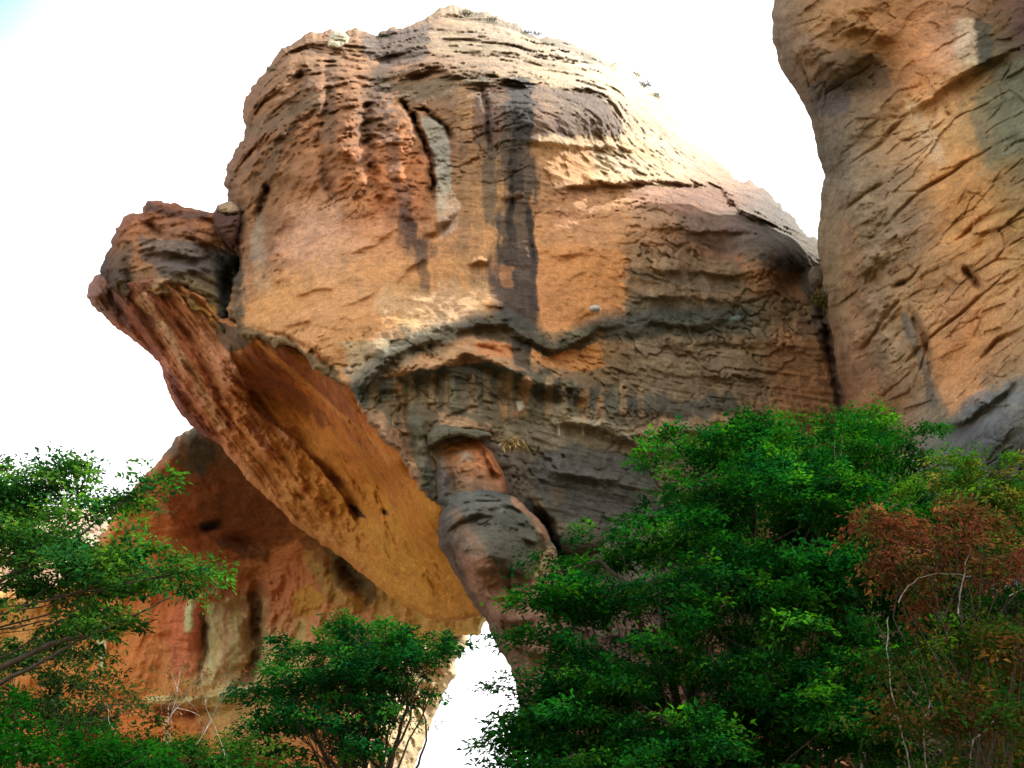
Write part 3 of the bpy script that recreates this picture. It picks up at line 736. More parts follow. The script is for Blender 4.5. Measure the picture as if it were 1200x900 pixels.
vault_paint = [('line', [(150, 346), (190, 430), (215, 480), (250, 516)], 9, (112, 62, 48), .7, 'spot'), ('line', [(165, 350), (215, 420), (260, 500)], 6, (196, 160, 122), .6, 'spot'),
               ('line', [(215, 358), (255, 420), (285, 480), (320, 530)], 6, (186, 130, 96), .6, 'spot'), ('line', [(190, 352), (235, 430), (270, 500)], 5, (130, 72, 48), .7, 'spot'),
               ('line', [(240, 375), (275, 430), (300, 480), (345, 520)], 5, (198, 144, 108), .7, 'n'), ('poly', [(104, 334), (140, 330), (155, 390), (110, 362)], 6, (104, 80, 72), .6, 'spot'),
               ('poly', [(278, 400), (335, 410), (400, 460), (430, 520), (340, 480), (290, 470)], 12, (120, 66, 24), .8, 'spot'), ('line', [(300, 400), (380, 470), (440, 520), (480, 570)], 3, (186, 126, 66), .6, 'n'),  # first patch: shade at the top of the vault painted dark brown
               ('line', [(350, 450), (400, 500), (420, 560)], 5, (178, 106, 40), .5, 'spot'), ('poly', [(380, 555), (400, 560), (402, 572), (386, 570)], 4, (92, 48, 20), .6, 'n'),
               ('poly', [(408, 590), (418, 592), (430, 608), (418, 606)], 3, (50, 28, 14), .95, 'n'), ('poly', [(446, 596), (454, 598), (456, 606), (448, 602)], 3, (60, 34, 16), .9, 'n'), ('poly', [(345, 575), (358, 578), (360, 588), (348, 584)], 3, (110, 60, 26), .8, 'n'),
               ('line', [(300, 572), (345, 600), (400, 645), (450, 690)], 6, (204, 142, 78), .6, 'spot'), ('line', [(470, 600), (500, 650), (520, 700)], 8, (186, 118, 44), .5, 'spot'), ('line', [(420, 640), (460, 670), (500, 720)], 6, (224, 158, 74), .5, 'spot'), ('poly', [(395, 470), (440, 520), (500, 600), (520, 650), (480, 620), (430, 560)], 7, (150, 92, 32), .7, 'spot'), ('line', [(330, 480), (370, 540), (420, 575), (470, 640)], 4, (150, 92, 40), .6, 'spot'), ('line', [(290, 520), (340, 560), (400, 610), (450, 660)], 4, (160, 100, 52), .6, 'spot'),
               ('poly', [(250, 376), (285, 385), (292, 404), (268, 414), (254, 396)], 3, (74, 62, 50), .9, 'n'),  # shade in the groove where the arm meets the vault, painted dark
               ('line', [(198, 440), (215, 480), (235, 505)], 6, (92, 52, 42), .7, 'spot')]
vault_relief = [('step', [(262, 398), (282, 440), (298, 480), (345, 515), (400, 580), (430, 640)], -1.5, 60), ('ledge', [(285, 425), (345, 450), (400, 500), (450, 560), (490, 610)], .55, 14, 5), ('ledge', [(300, 480), (340, 510), (385, 540), (440, 600), (490, 670), (520, 720)], .6, 16, 5), ('ledge', [(262, 470), (300, 520), (350, 570), (410, 625), (460, 690)], .5, 12, 4), ('ridge', [(230, 380), (265, 440), (300, 500), (350, 540)], .6, 6), ('ridge', [(170, 350), (215, 430), (250, 500)], .6, 6), ('crack', [(200, 350), (240, 430), (275, 490)], .5, 4), ('hump', [(340, 440), (40, 18)], -.7, 40), ('hump', [(480, 660), (30, 40)], -.9, -30), ('hump', [(415, 598), (7, 10)], -.9, -30), ('hump', [(451, 601), (5, 4)], -.7, 0), ('hump', [(352, 582), (8, 5)], -.5, 30),
                ('ledge', [(380, 560), (420, 590), (450, 650), (470, 690)], .5, 20, 6), ('hump', [(390, 563), (14, 6)], -.4, 20), ('ledge', [(430, 655), (480, 670), (540, 690)], .35, 14, 6),
                ('hump', [(112, 345), (10, 8)], .8, 0), ('crack', [(128, 330), (132, 355), (150, 385)], .9, 4)]
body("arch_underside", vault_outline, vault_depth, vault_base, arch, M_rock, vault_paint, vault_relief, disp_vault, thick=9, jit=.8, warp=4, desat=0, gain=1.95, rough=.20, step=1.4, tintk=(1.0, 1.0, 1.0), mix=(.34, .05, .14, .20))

# --- the trunk-like pillar that hangs from the ledges
neck_outline = [(512, 515, 10, 1.5), (530, 508, 8, 1), (560, 512, 10, 1.5), (578, 530, 12, 2), (590, 555, 12, 2), (596, 580, 12, 2), (570, 600, 10, 1), (530, 600, 10, 1), (512, 590, 14, 2), (507, 560, 14, 2), (506, 535, 14, 2)]
body("pillar_neck", neck_outline, [(545, 510, 47.6), (520, 560, 46.2), (550, 560, 45.6), (580, 560, 46.4), (550, 600, 45)],
     [(530, 530, 186, 122, 80), (550, 550, 198, 138, 96), (515, 570, 112, 98, 84), (580, 570, 160, 108, 76)], arch, M_rock,
     [('poly', [(536, 528), (552, 530), (556, 540), (540, 540)], 4, (196, 180, 164), .6, 'spot'), ('poly', [(512, 530), (526, 545), (528, 590), (510, 580)], 6, (104, 98, 96), .7, 'streak'), ('poly', [(535, 560), (565, 560), (565, 580), (535, 580)], 7, (130, 98, 76), .7, 'streak')],
     [('crack', [(562, 516), (572, 545), (588, 575)], .9, 3.5), ('ridge', [(515, 520), (520, 560), (516, 590)], .5, 6), ('crack', [(528, 530), (530, 590)], .4, 4), ('hump', [(546, 535), (10, 10)], .4, 0)], disp_knob, thick=5, jit=.4, mix=(.2, .05, .1, .1))
pillar_outline = [(520, 585, 22, 3), (535, 573, 18, 2.5), (560, 570, 16, 2.5), (585, 574, 16, 2.5), (605, 584, 16, 2.5), (624, 602, 18, 2.5), (640, 622, 20, 3), (652, 645, 22, 3), (658, 668, 22, 3), (662, 700, 22, 3), (668, 760, 26, 4), (690, 900, 30, 4),
                  (700, 1150, 30, 4), (640, 1150, 30, 5), (636, 940, 30, 5), (624, 885, 30, 5), (611, 845, 28, 5), (605, 810, 26, 5), (596, 778, 26, 5), (578, 748, 26, 5), (562, 718, 26, 5), (545, 690, 26, 4.5), (528, 664, 26, 4.5), (517, 638, 26, 4), (513, 610, 26, 3.5)]
pillar_depth = [(520, 600, 44.5), (570, 575, 44.8), (640, 630, 45.2), (580, 640, 42.5), (600, 720, 43.5), (560, 700, 44), (640, 900, 44.5), (650, 1150, 43.5), (660, 700, 45.8)]
pillar_base = [(540, 590, 100, 94, 86), (580, 600, 96, 92, 86), (530, 640, 130, 96, 72), (580, 640, 112, 98, 80), (560, 680, 172, 118, 86), (620, 660, 128, 108, 84), (640, 680, 196, 150, 116), (600, 730, 150, 102, 76), (590, 780, 140, 96, 78), (630, 880, 150, 104, 84), (640, 1100, 120, 90, 70)]
pillar_paint = [('poly', [(520, 590), (550, 576), (600, 584), (615, 600), (590, 605), (540, 602), (522, 612)], 6, (114, 108, 98), .8, 'bands'), ('poly', [(575, 600), (630, 610), (645, 640), (620, 670), (590, 680), (570, 640)], 8, (98, 92, 74), .7, 'spot'),
                ('poly', [(630, 645), (655, 640), (658, 690), (620, 690)], 5, (196, 142, 110), .75, 'spot'), ('poly', [(540, 650), (575, 660), (600, 700), (575, 720), (550, 690)], 8, (176, 116, 82), .7, 'spot'),
                ('line', [(517, 615), (530, 665), (560, 715), (582, 760), (600, 800), (612, 860)], 9, (92, 76, 66), .75, 'spot'), ('line', [(535, 600), (560, 640)], 7, (160, 112, 76), .5, 'spot'),
                ('line', [(602, 586), (625, 604), (640, 630)], 5, (208, 142, 96), .8, 'n'), ('poly', [(565, 730), (650, 720), (650, 800), (605, 800)], 9, (146, 98, 80), .6, 'spot'), ('poly', [(580, 745), (600, 790), (594, 790), (574, 750)], 6, (84, 76, 84), .7, 'n')]
pillar_relief = [('ledge', [(518, 628), (535, 612), (560, 600), (590, 604)], .6, 12, 3.5), ('crack', [(520, 632), (540, 616), (565, 606), (592, 606)], .3, 2.5), ('hump', [(570, 645), (34, 24)], .9, 20), ('hump', [(545, 588), (30, 10)], .5, 0), ('crack', [(516, 606), (550, 588), (590, 586), (616, 596)], .35, 2), ('crack', [(514, 618), (540, 602), (556, 598)], .3, 2), ('ledge', [(600, 600), (630, 618), (648, 640)], .35, 8, 3), ('ledge', [(540, 690), (580, 700), (620, 692)], .3, 9, 3), ('ledge', [(575, 765), (610, 760), (640, 770)], .3, 9, 3), ('ledge', [(600, 820), (630, 812), (650, 822)], .3, 9, 3), ('ledge', [(520, 650), (560, 668), (600, 664), (640, 690)], .5, 16, 5), ('ledge', [(560, 720), (600, 728), (650, 720)], .5, 14, 5), ('crack', [(600, 650), (596, 690), (610, 730)], .4, 2.5), ('crack', [(545, 600), (600, 596), (628, 612)], .35, 3), ('ridge', [(575, 575), (610, 592), (640, 622), (652, 660)], .5, 8), ('ledge', [(600, 628), (625, 632), (645, 625)], .4, 12, 4),
                 ('crack', [(648, 632), (632, 650), (622, 690)], .5, 3), ('hump', [(640, 670), (14, 24)], .3, 0), ('crack', [(620, 660), (634, 672), (640, 700)], .25, 2)]
body("pillar", pillar_outline, pillar_depth, pillar_base, arch, M_rock, pillar_paint, pillar_relief, disp_knob, thick=6, jit=.7, gain=1.05, drips=.35, desat=.2, mix=(.22, .12, .1, .15))
body("capstone", [(499, 510, 6, .7), (508, 501, 6, .8), (522, 498, 7, .9), (545, 502, 6, .8), (574, 507, 6, .8), (578, 512, 5, .5), (560, 516, 4, .4), (540, 511, 4, .4), (522, 514, 4, .4), (508, 524, 4, .5), (502, 524, 4, .5)],
     [(505, 510, 46.2), (540, 505, 45.2), (575, 508, 46.4), (522, 520, 45.6)], [(0, 0, 108, 98, 80)], arch, M_rock,
     [('line', [(505, 510), (540, 503), (570, 508)], 4, (118, 112, 96), .5, 'spot')], [], disp_knob, thick=5, jit=.35, step=1.1, mix=(.2, .2, .1, .2))

# --- lit far leg of the arch and the wall seen through the opening
cave = empty("cave_wall", (-22, 86, 0), "ochre and red rock wall with pale vertical stains seen through the opening under the arch", "rock wall")
cave_outline = [(228, 499, 12, 3), (208, 512, 12, 3), (190, 533, 12, 3), (168, 560, 12, 3), (142, 590, 12, 3), (122, 622, 12, 3), (100, 660, 14, 3), (60, 690, 14, 3), (-20, 690, 14, 3), (-150, 660, 14, 3), (-300, 690, 20, 5), (-330, 1150, 20, 5),
                (400, 1150, 20, 4), (395, 900, 20, 4), (405, 800, 20, 4), (440, 752, 14, 2), (560, 745, 14, 2), (600, 690, 14, 2), (500, 560, 14, 2), (360, 470, 14, 2), (280, 460, 12, 2)]
cave_depth = [(228, 503, 73), (190, 535, 74), (145, 590, 77), (120, 625, 79), (250, 560, 77), (280, 620, 81.5), (200, 620, 80), (330, 620, 82.5), (150, 680, 82), (300, 690, 87), (220, 720, 83), (380, 700, 83.5), (250, 800, 83), (450, 700, 82), (520, 740, 79), (200, 835, 80), (160, 780, 82),
              (370, 780, 81), (200, 900, 80), (0, 750, 88), (-200, 800, 92), (200, 1150, 82), (400, 560, 80), (0, 1150, 86)]
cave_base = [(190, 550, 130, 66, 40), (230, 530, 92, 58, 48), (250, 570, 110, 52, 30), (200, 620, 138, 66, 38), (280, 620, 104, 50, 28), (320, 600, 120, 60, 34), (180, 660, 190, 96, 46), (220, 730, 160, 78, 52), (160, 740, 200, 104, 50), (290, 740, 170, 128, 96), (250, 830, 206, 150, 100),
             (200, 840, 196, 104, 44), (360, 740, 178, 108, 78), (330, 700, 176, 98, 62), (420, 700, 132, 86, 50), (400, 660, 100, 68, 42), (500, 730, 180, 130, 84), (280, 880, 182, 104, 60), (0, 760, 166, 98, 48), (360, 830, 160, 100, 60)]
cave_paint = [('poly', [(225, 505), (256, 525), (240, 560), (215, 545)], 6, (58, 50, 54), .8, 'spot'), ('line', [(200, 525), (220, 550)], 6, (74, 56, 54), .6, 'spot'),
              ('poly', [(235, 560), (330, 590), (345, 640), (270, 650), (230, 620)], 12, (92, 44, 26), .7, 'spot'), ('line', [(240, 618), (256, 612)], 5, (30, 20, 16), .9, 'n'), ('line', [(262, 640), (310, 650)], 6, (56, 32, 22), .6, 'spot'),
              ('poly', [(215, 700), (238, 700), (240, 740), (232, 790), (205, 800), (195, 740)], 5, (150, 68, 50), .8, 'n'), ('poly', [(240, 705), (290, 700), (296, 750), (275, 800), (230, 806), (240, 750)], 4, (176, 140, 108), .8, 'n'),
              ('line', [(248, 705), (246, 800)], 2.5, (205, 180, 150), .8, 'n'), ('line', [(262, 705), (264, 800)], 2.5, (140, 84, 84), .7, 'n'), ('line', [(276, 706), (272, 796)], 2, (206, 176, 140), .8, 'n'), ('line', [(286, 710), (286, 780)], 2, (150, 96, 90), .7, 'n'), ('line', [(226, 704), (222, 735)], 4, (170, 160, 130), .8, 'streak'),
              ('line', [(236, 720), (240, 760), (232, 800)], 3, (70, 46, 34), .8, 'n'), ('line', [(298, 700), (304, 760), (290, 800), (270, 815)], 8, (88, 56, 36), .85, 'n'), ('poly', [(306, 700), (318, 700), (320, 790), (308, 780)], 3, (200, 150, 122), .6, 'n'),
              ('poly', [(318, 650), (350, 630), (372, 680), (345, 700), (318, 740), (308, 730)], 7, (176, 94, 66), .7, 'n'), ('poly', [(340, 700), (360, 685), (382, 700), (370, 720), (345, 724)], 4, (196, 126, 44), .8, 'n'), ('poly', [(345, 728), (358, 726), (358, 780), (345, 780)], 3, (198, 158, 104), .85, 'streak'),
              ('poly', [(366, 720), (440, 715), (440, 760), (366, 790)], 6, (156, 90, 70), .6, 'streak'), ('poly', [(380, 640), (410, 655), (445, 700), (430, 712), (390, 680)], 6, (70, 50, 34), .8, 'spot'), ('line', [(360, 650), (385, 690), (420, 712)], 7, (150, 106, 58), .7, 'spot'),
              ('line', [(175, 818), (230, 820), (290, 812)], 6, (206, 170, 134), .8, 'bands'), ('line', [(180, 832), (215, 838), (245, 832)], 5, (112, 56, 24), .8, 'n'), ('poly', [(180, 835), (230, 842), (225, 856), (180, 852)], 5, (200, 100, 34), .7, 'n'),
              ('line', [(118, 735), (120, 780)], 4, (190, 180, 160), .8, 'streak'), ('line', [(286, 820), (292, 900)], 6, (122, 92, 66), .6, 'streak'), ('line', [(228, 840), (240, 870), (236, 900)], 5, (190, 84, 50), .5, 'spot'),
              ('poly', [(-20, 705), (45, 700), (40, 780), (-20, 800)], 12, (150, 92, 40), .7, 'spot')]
cave_relief = [('ledge', [(170, 680), (205, 690), (225, 700), (290, 700)], .9, 16, 5), ('ledge', [(165, 812), (230, 818), (300, 806), (340, 815)], 1.7, 8, 12), ('crack', [(178, 830), (210, 838), (245, 834)], 1.6, 5), ('crack', [(300, 660), (300, 720), (298, 780), (285, 808)], 2.6, 10),
               ('crack', [(240, 700), (240, 750), (232, 805)], 1.2, 5), ('hump', [(268, 750), (18, 50)], 1.4, 0), ('hump', [(222, 750), (16, 45)], 1.0, 0), ('ridge', [(345, 640), (322, 690), (315, 740), (320, 800)], 1.8, 14), ('crack', [(395, 650), (430, 700)], 2.2, 9),
               ('ridge', [(360, 650), (390, 690), (430, 720)], 1.3, 11), ('crack', [(345, 724), (365, 716), (385, 706)], .8, 3), ('ridge', [(180, 560), (200, 600), (215, 640)], .8, 14), ('hump', [(250, 616), (14, 5)], -1.5, -10), ('hump', [(285, 632), (22, 6)], -1.2, 10),
               ('crack', [(215, 690), (250, 690), (290, 694)], .8, 4), ('ledge', [(240, 690), (265, 704), (285, 700)], 1.2, 8, 4)]
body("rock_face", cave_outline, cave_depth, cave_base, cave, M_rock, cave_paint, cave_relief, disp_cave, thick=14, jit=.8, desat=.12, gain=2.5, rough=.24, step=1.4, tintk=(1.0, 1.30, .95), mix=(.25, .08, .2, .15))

def single_body(name, loc, label, cat, *a, **k):
    e = None
    o = body(name, *a, **k)
    # put the origin at the base of the rock
    me = o.data
    n = len(me.vertices); co = np.empty(n * 3, np.float32); me.vertices.foreach_get("co", co)
    co = co.reshape(-1, 3) - np.array(loc, np.float32)
    me.vertices.foreach_set("co", co.ravel()); me.update()
    o.location = loc
    return set_props(o, label, cat)

# sunlit rock beyond the opening
single_body("far_rock", (-12, 98, 0), "sunlit cream rock in the gap beneath the arch, behind the small tree", "rock",
     [(400, 742, 20, 3), (460, 732, 10, 2), (505, 726, 8, 2), (535, 729, 5, 1), (549, 732, 6, 2), (549, 752, 8, 3), (533, 772, 9, 3), (534, 790, 9, 3), (518, 815, 10, 3), (505, 850, 12, 4), (492, 880, 12, 4), (478, 930, 16, 5), (460, 1140, 16, 5), (330, 1140, 20, 4), (340, 900, 20, 4), (380, 780, 20, 4)],
     [(540, 735, 99), (500, 740, 98), (450, 760, 97), (400, 800, 97), (450, 850, 92), (500, 850, 98), (400, 900, 90), (430, 1140, 82)], [(0, 0, 222, 190, 150)], None, M_rock,
     [('poly', [(520, 735), (540, 735), (535, 760), (520, 755)], 4, (150, 110, 80), .6, 'spot'), ('poly', [(400, 860), (440, 860), (430, 960), (390, 960)], 6, (190, 140, 100), .6, 'spot')],
     [('crack', [(524, 735), (530, 750), (520, 770)], 1.2, 3)], lambda P, u, v, aux: fbm(P * .4, 5, .55, True) * 1.2, thick=14, jit=.8)
single_body("far_slope", (-62, 118, 0), "pale sunlit rocky slope behind the crown of the left tree", "rock slope",
     [(-330, 560, 20, 6), (-150, 590, 20, 6), (-40, 580, 12, 5), (20, 588, 12, 5), (50, 600, 12, 5), (80, 592, 12, 5), (118, 600, 12, 5), (150, 625, 12, 5), (190, 680, 16, 6), (200, 800, 16, 6), (180, 1120, 16, 6), (-330, 1120, 16, 6)],
     [(-330, 560, 150), (-40, 585, 142), (60, 595, 138), (130, 610, 130), (60, 640, 122), (-50, 640, 126), (60, 700, 110), (170, 720, 112), (60, 900, 100), (-300, 900, 104), (60, 1120, 98)], [(0, 0, 205, 172, 150)], None, M_rock,
     [('poly', [(-50, 650), (60, 650), (60, 800), (-50, 800)], 14, (160, 100, 60), .6, 'spot')], [], lambda P, u, v, aux: fbm(P * .3, 5, .6, True) * 2.4, thick=30, jit=1.0, step=2.5)

# --- right-hand cliff
right_outline = [(903, 14, 40, 5), (905, 45, 44, 5), (914, 76, 48, 6), (933, 108, 50, 6), (950, 138, 50, 6), (957, 175, 48, 6), (965, 205, 46, 6), (962, 245, 44, 6), (958, 290, 38, 5), (966, 340, 30, 4), (978, 400, 26, 4), (988, 470, 24, 4), (1000, 560, 24, 4), (1005, 1150, 24, 4),
                 (1620, 1150, 30, 5), (1620, -110, 30, 6), (1300, -140, 50, 6), (1000, -130, 50, 6), (930, -90, 46, 6), (909, -30, 42, 5)]
right_depth = [(905, 20, 40), (950, 150, 40), (962, 245, 40.5), (980, 420, 41), (1000, 560, 41), (1005, 1150, 41), (1100, 300, 36), (1200, 200, 32.5), (1050, 100, 38.5), (1100, 60, 38), (1000, 0, 38.5), (1200, 0, 36), (1200, 520, 31), (1100, 480, 36), (1040, 400, 38.5), (1500, 300, 25), (1550, 1100, 25), (1200, 800, 31), (1300, -140, 38), (1000, -130, 40.5), (1600, -110, 30)]
right_base = [(920, 40, 132, 104, 82), (960, 60, 158, 118, 88), (960, 150, 118, 98, 80), (1000, 30, 164, 116, 72), (1050, 50, 152, 100, 54), (1020, 90, 110, 82, 56), (1080, 100, 196, 130, 76), (1120, 60, 200, 150, 118), (1150, 60, 110, 88, 60), (1190, 20, 92, 62, 32), (1180, 100, 118, 98, 66),
              (990, 180, 124, 106, 92), (980, 250, 142, 114, 86), (1030, 170, 150, 116, 88), (1080, 140, 214, 164, 118), (1120, 180, 196, 138, 78), (1180, 160, 120, 104, 74), (1030, 250, 140, 112, 84), (1020, 320, 150, 118, 88), (1080, 250, 164, 124, 88), (1130, 250, 200, 136, 76), (1180, 250, 176, 128, 74), (1000, 400, 150, 112, 82),
              (1060, 340, 168, 128, 92), (1120, 350, 190, 132, 84), (1180, 340, 204, 148, 98), (1060, 430, 146, 118, 92), (1120, 430, 206, 138, 84), (1180, 430, 160, 120, 86), (1040, 480, 150, 100, 70), (1090, 500, 130, 118, 108), (1170, 480, 112, 106, 102), (1190, 500, 100, 96, 92), (1200, 900, 110, 92, 74), (1000, 900, 120, 92, 70), (1000, 1150, 110, 90, 70), (1600, 1150, 110, 90, 70), (1600, -300, 130, 100, 74), (1000, -300, 130, 100, 74), (1500, 300, 150, 115, 80)]
right_paint = [('poly', [(960, 60), (1030, 60), (1040, 100), (1000, 110), (965, 130)], 10, (92, 76, 58), .6, 'spot'), ('poly', [(945, 95), (1000, 95), (1000, 130), (960, 140)], 8, (74, 68, 70), .6, 'spot'), ('poly', [(1140, 20), (1165, 30), (1160, 75), (1142, 80)], 5, (64, 62, 52), .8, 'spot'),
               ('poly', [(1120, 30), (1142, 20), (1146, 76), (1120, 70)], 7, (206, 178, 150), .7, 'spot'), ('line', [(1065, 125), (1085, 150), (1100, 190)], 8, (222, 180, 140), .7, 'spot'), ('line', [(1128, 90), (1145, 130), (1160, 170)], 7, (184, 140, 92), .6, 'spot'),
               ('poly', [(1165, 90), (1210, 60), (1210, 180), (1150, 200), (1140, 130)], 10, (104, 104, 86), .6, 'spot'), ('poly', [(1000, 200), (1060, 200), (1080, 300), (1020, 330)], 14, (138, 114, 88), .5, 'spot'), ('poly', [(1080, 190), (1150, 180), (1170, 260), (1110, 290)], 14, (208, 142, 80), .5, 'spot'),
               ('line', [(1062, 370), (1080, 420), (1092, 470)], 6, (96, 92, 88), .7, 'streak'), ('poly', [(1090, 390), (1150, 420), (1150, 470), (1110, 490), (1095, 450)], 8, (218, 146, 90), .6, 'spot'), ('poly', [(1105, 500), (1160, 470), (1210, 430), (1210, 560), (1080, 560)], 7, (108, 104, 104), .8, 'spot'),
               ('line', [(1130, 480), (1180, 462), (1210, 470)], 7, (100, 102, 108), .7, 'spot'), ('poly', [(985, 260), (1000, 260), (1030, 480), (1000, 480)], 8, (150, 104, 74), .5, 'streak')]
right_relief = [('ledge', [(1090, 110), (1120, 88), (1160, 70), (1210, 45)], .8, 14, 3), ('ledge', [(1060, 130), (1090, 115), (1110, 96)], .7, 10, 4), ('ledge', [(1100, 500), (1130, 492), (1150, 475), (1210, 430)], 1.0, 16, 4), ('hump', [(1180, 500), (50, 35)], 1.2, -20), ('crack', [(1060, 355), (1085, 400), (1095, 450)], .5, 4),
                ('crack', [(1128, 310), (1142, 330), (1152, 345)], .9, 4), ('ledge', [(980, 40), (1010, 30), (1060, 45)], .9, 20, 8), ('hump', [(1000, 100), (36, 22)], -1.2, -30), ('ledge', [(905, 60), (960, 66), (1000, 95)], .6, 16, 8), ('crack', [(1040, 340), (1062, 330), (1090, 300)], .5, 3),
                ('ridge', [(1000, 160), (1020, 260), (1030, 380), (1040, 500)], .8, 26), ('crack', [(1110, 290), (1150, 260), (1210, 235)], .4, 5), ('crack', [(1010, 290), (1080, 225), (1130, 190), (1210, 150)], .35, 2), ('crack', [(985, 200), (1030, 170), (1075, 120)], .3, 2), ('crack', [(1060, 480), (1090, 400), (1150, 350), (1210, 290)], .3, 2), ('crack', [(1000, 420), (1040, 370), (1060, 340)], .3, 2), ('crack', [(1130, 440), (1170, 400), (1210, 380)], .35, 2), ('crack', [(970, 260), (1010, 230), (1040, 210)], .25, 2)]
right_cliff = single_body("cliff", (22, 38, 0), "tall orange and grey cliff with diagonal cracks filling the right edge, nearer than the dome", "cliff",
     right_outline, right_depth, right_base, None, M_rock, right_paint, right_relief, disp_right, thick=18, gain=1.25, drips=.15, rough=.13, step=1.4, jit=.55, mix=(.26, .04, .06, .22))

# ------------------------------------------------------------------ ground: valley floor; unseen hills added behind and beside the viewer block low sky light
def build_ground():
    xs = np.concatenate([-np.geomspace(3000, 130, 16), np.linspace(-120, 120, 81), np.geomspace(130, 3000, 16)])
    ys = np.concatenate([-np.geomspace(3000, 130, 16), np.linspace(-120, 160, 94), np.geomspace(170, 3000, 16)])
    X, Yy = np.meshgrid(xs, ys)
    q = np.stack([X / 40, Yy / 40, 0 * X], -1)
    Z = fbm(q, 4) * 1.2 * np.clip(np.hypot(X, Yy) / 15, .05, 1)
    back = np.clip((-Yy - 12) / 60, 0, 1)
    Z += back ** 1.3 * 38 * (1 + .25 * noise(q * .7 + 5))
    side = np.clip((np.abs(X) - 70) / 120, 0, 1) * np.clip((60 - Yy) / 60, 0, 1)
    Z += side * 25
    far = np.clip((np.hypot(X, Yy) - 200) / 600, 0, 1)
    Z = Z * (1 - far) - .5
    Z = Z - 2.0 * np.clip((Yy - 40) / 60, 0, 1)
    n0, n1 = X.shape
    V = np.stack([X, Yy, Z], -1).reshape(-1, 3)
    i = np.arange(n0 * n1).reshape(n0, n1)
    F = np.stack([i[:-1, :-1], i[:-1, 1:], i[1:, 1:], i[1:, :-1]], -1).reshape(-1, 4)
    m, nt, out = new_mat("scrubby_earth")
    N, L = nt.nodes, nt.links
    b = N.new("ShaderNodeBsdfPrincipled"); b.inputs["Roughness"].default_value = .95
    g = N.new("ShaderNodeNewGeometry")
    n = N.new("ShaderNodeTexNoise"); n.inputs["Scale"].default_value = .25; n.inputs["Detail"].default_value = 10; n.inputs["Roughness"].default_value = .7
    cr = N.new("ShaderNodeValToRGB")
    cr.color_ramp.elements[0].color = (.05, .065, .025, 1); cr.color_ramp.elements[0].position = .42
    cr.color_ramp.elements[1].color = (.30, .19, .11, 1); cr.color_ramp.elements[1].position = .62
    L.new(g.outputs["Position"], n.inputs["Vector"]); L.new(n.outputs[0], cr.inputs[0]); L.new(cr.outputs[0], b.inputs["Base Color"])
    bp = N.new("ShaderNodeBump"); bp.inputs["Distance"].default_value = .3; L.new(n.outputs[0], bp.inputs["Height"]); L.new(bp.outputs[0], b.inputs["Normal"])
    L.new(b.outputs[0], out.inputs[0])
    set_props(mesh_obj("ground", V, F, m), kind='structure')
build_ground()

# ------------------------------------------------------------------ plants
def tubes(paths, sides=6):
    """paths: list of (points (n,3), radii (n,)) -> verts, quad faces"""
    VV, FF, off = [], [], 0
    ang = np.arange(sides) * 2 * math.pi / sides
    for pts, rad in paths:
        pts = np.asarray(pts, float); n = len(pts)
        T = np.gradient(pts, axis=0); T /= np.linalg.norm(T, axis=1)[:, None] + 1e-9
        ref = np.array([0.3, 1.0, 0.2]); A = np.cross(T, ref); A /= np.linalg.norm(A, axis=1)[:, None] + 1e-9
        B = np.cross(T, A)
        ring = pts[:, None] + (A[:, None] * np.cos(ang)[None, :, None] + B[:, None] * np.sin(ang)[None, :, None]) * np.asarray(rad)[:, None, None]
        VV.append(ring.reshape(-1, 3))
        i = off + np.arange(n * sides).reshape(n, sides); j = np.roll(i, -1, axis=1)
        FF.append(np.stack([i[:-1], j[:-1], j[1:], i[1:]], -1).reshape(-1, 4))
        # closing quads at both ends (fan of quads for 4/6 sides)
        for row in (i[0], i[-1][::-1]):
            for a in range(1, sides - 2, 2): FF.append(np.array([[row[0], row[a], row[a + 1], row[a + 2]]]))
        off += n * sides
    return np.concatenate(VV), np.concatenate(FF)

def curve(a, b, rs, sag=0.0, wob=0.12, n=9):
    a, b = np.asarray(a, float), np.asarray(b, float)
    t = np.linspace(0, 1, n)[:, None]
    L = np.linalg.norm(b - a)
    w = np.cumsum(rs.normal(size=(n, 3)), 0); w -= w[0] + (w[-1] - w[0]) * t
    return a + (b - a) * t + w * wob * L / 8 + np.array([0, 0, 1.0]) * (sag * L * 4 * t * (1 - t))

def leaves(P, Nrm, D, size, cols, rs, fold=0.25, aspect=.5):
    """folded leaf of two quads... one vertex row per leaf: base, left, tip, right"""
    n = len(P)
    D = D / (np.linalg.norm(D, axis=1)[:, None] + 1e-9)
    S = np.cross(D, Nrm); S /= np.linalg.norm(S, axis=1)[:, None] + 1e-9
    Nn = np.cross(S, D)
    sz = (size * rs.uniform(.65, 1.3, n))[:, None]
    base = P; tip = P + D * sz - Nn * sz * .12
    l = P + D * sz * .45 + S * sz * aspect * .5 + Nn * sz * fold * .4
    r_ = P + D * sz * .45 - S * sz * aspect * .5 + Nn * sz * fold * .4
    V = np.stack([base, l, tip, r_], 1).reshape(-1, 3)
    i = np.arange(n) * 4
    F = np.stack([np.stack([i, i + 1, i + 2], -1), np.stack([i, i + 2, i + 3], -1)], 1).reshape(-1, 3)
    return V, F, np.repeat(cols, 4, axis=0)

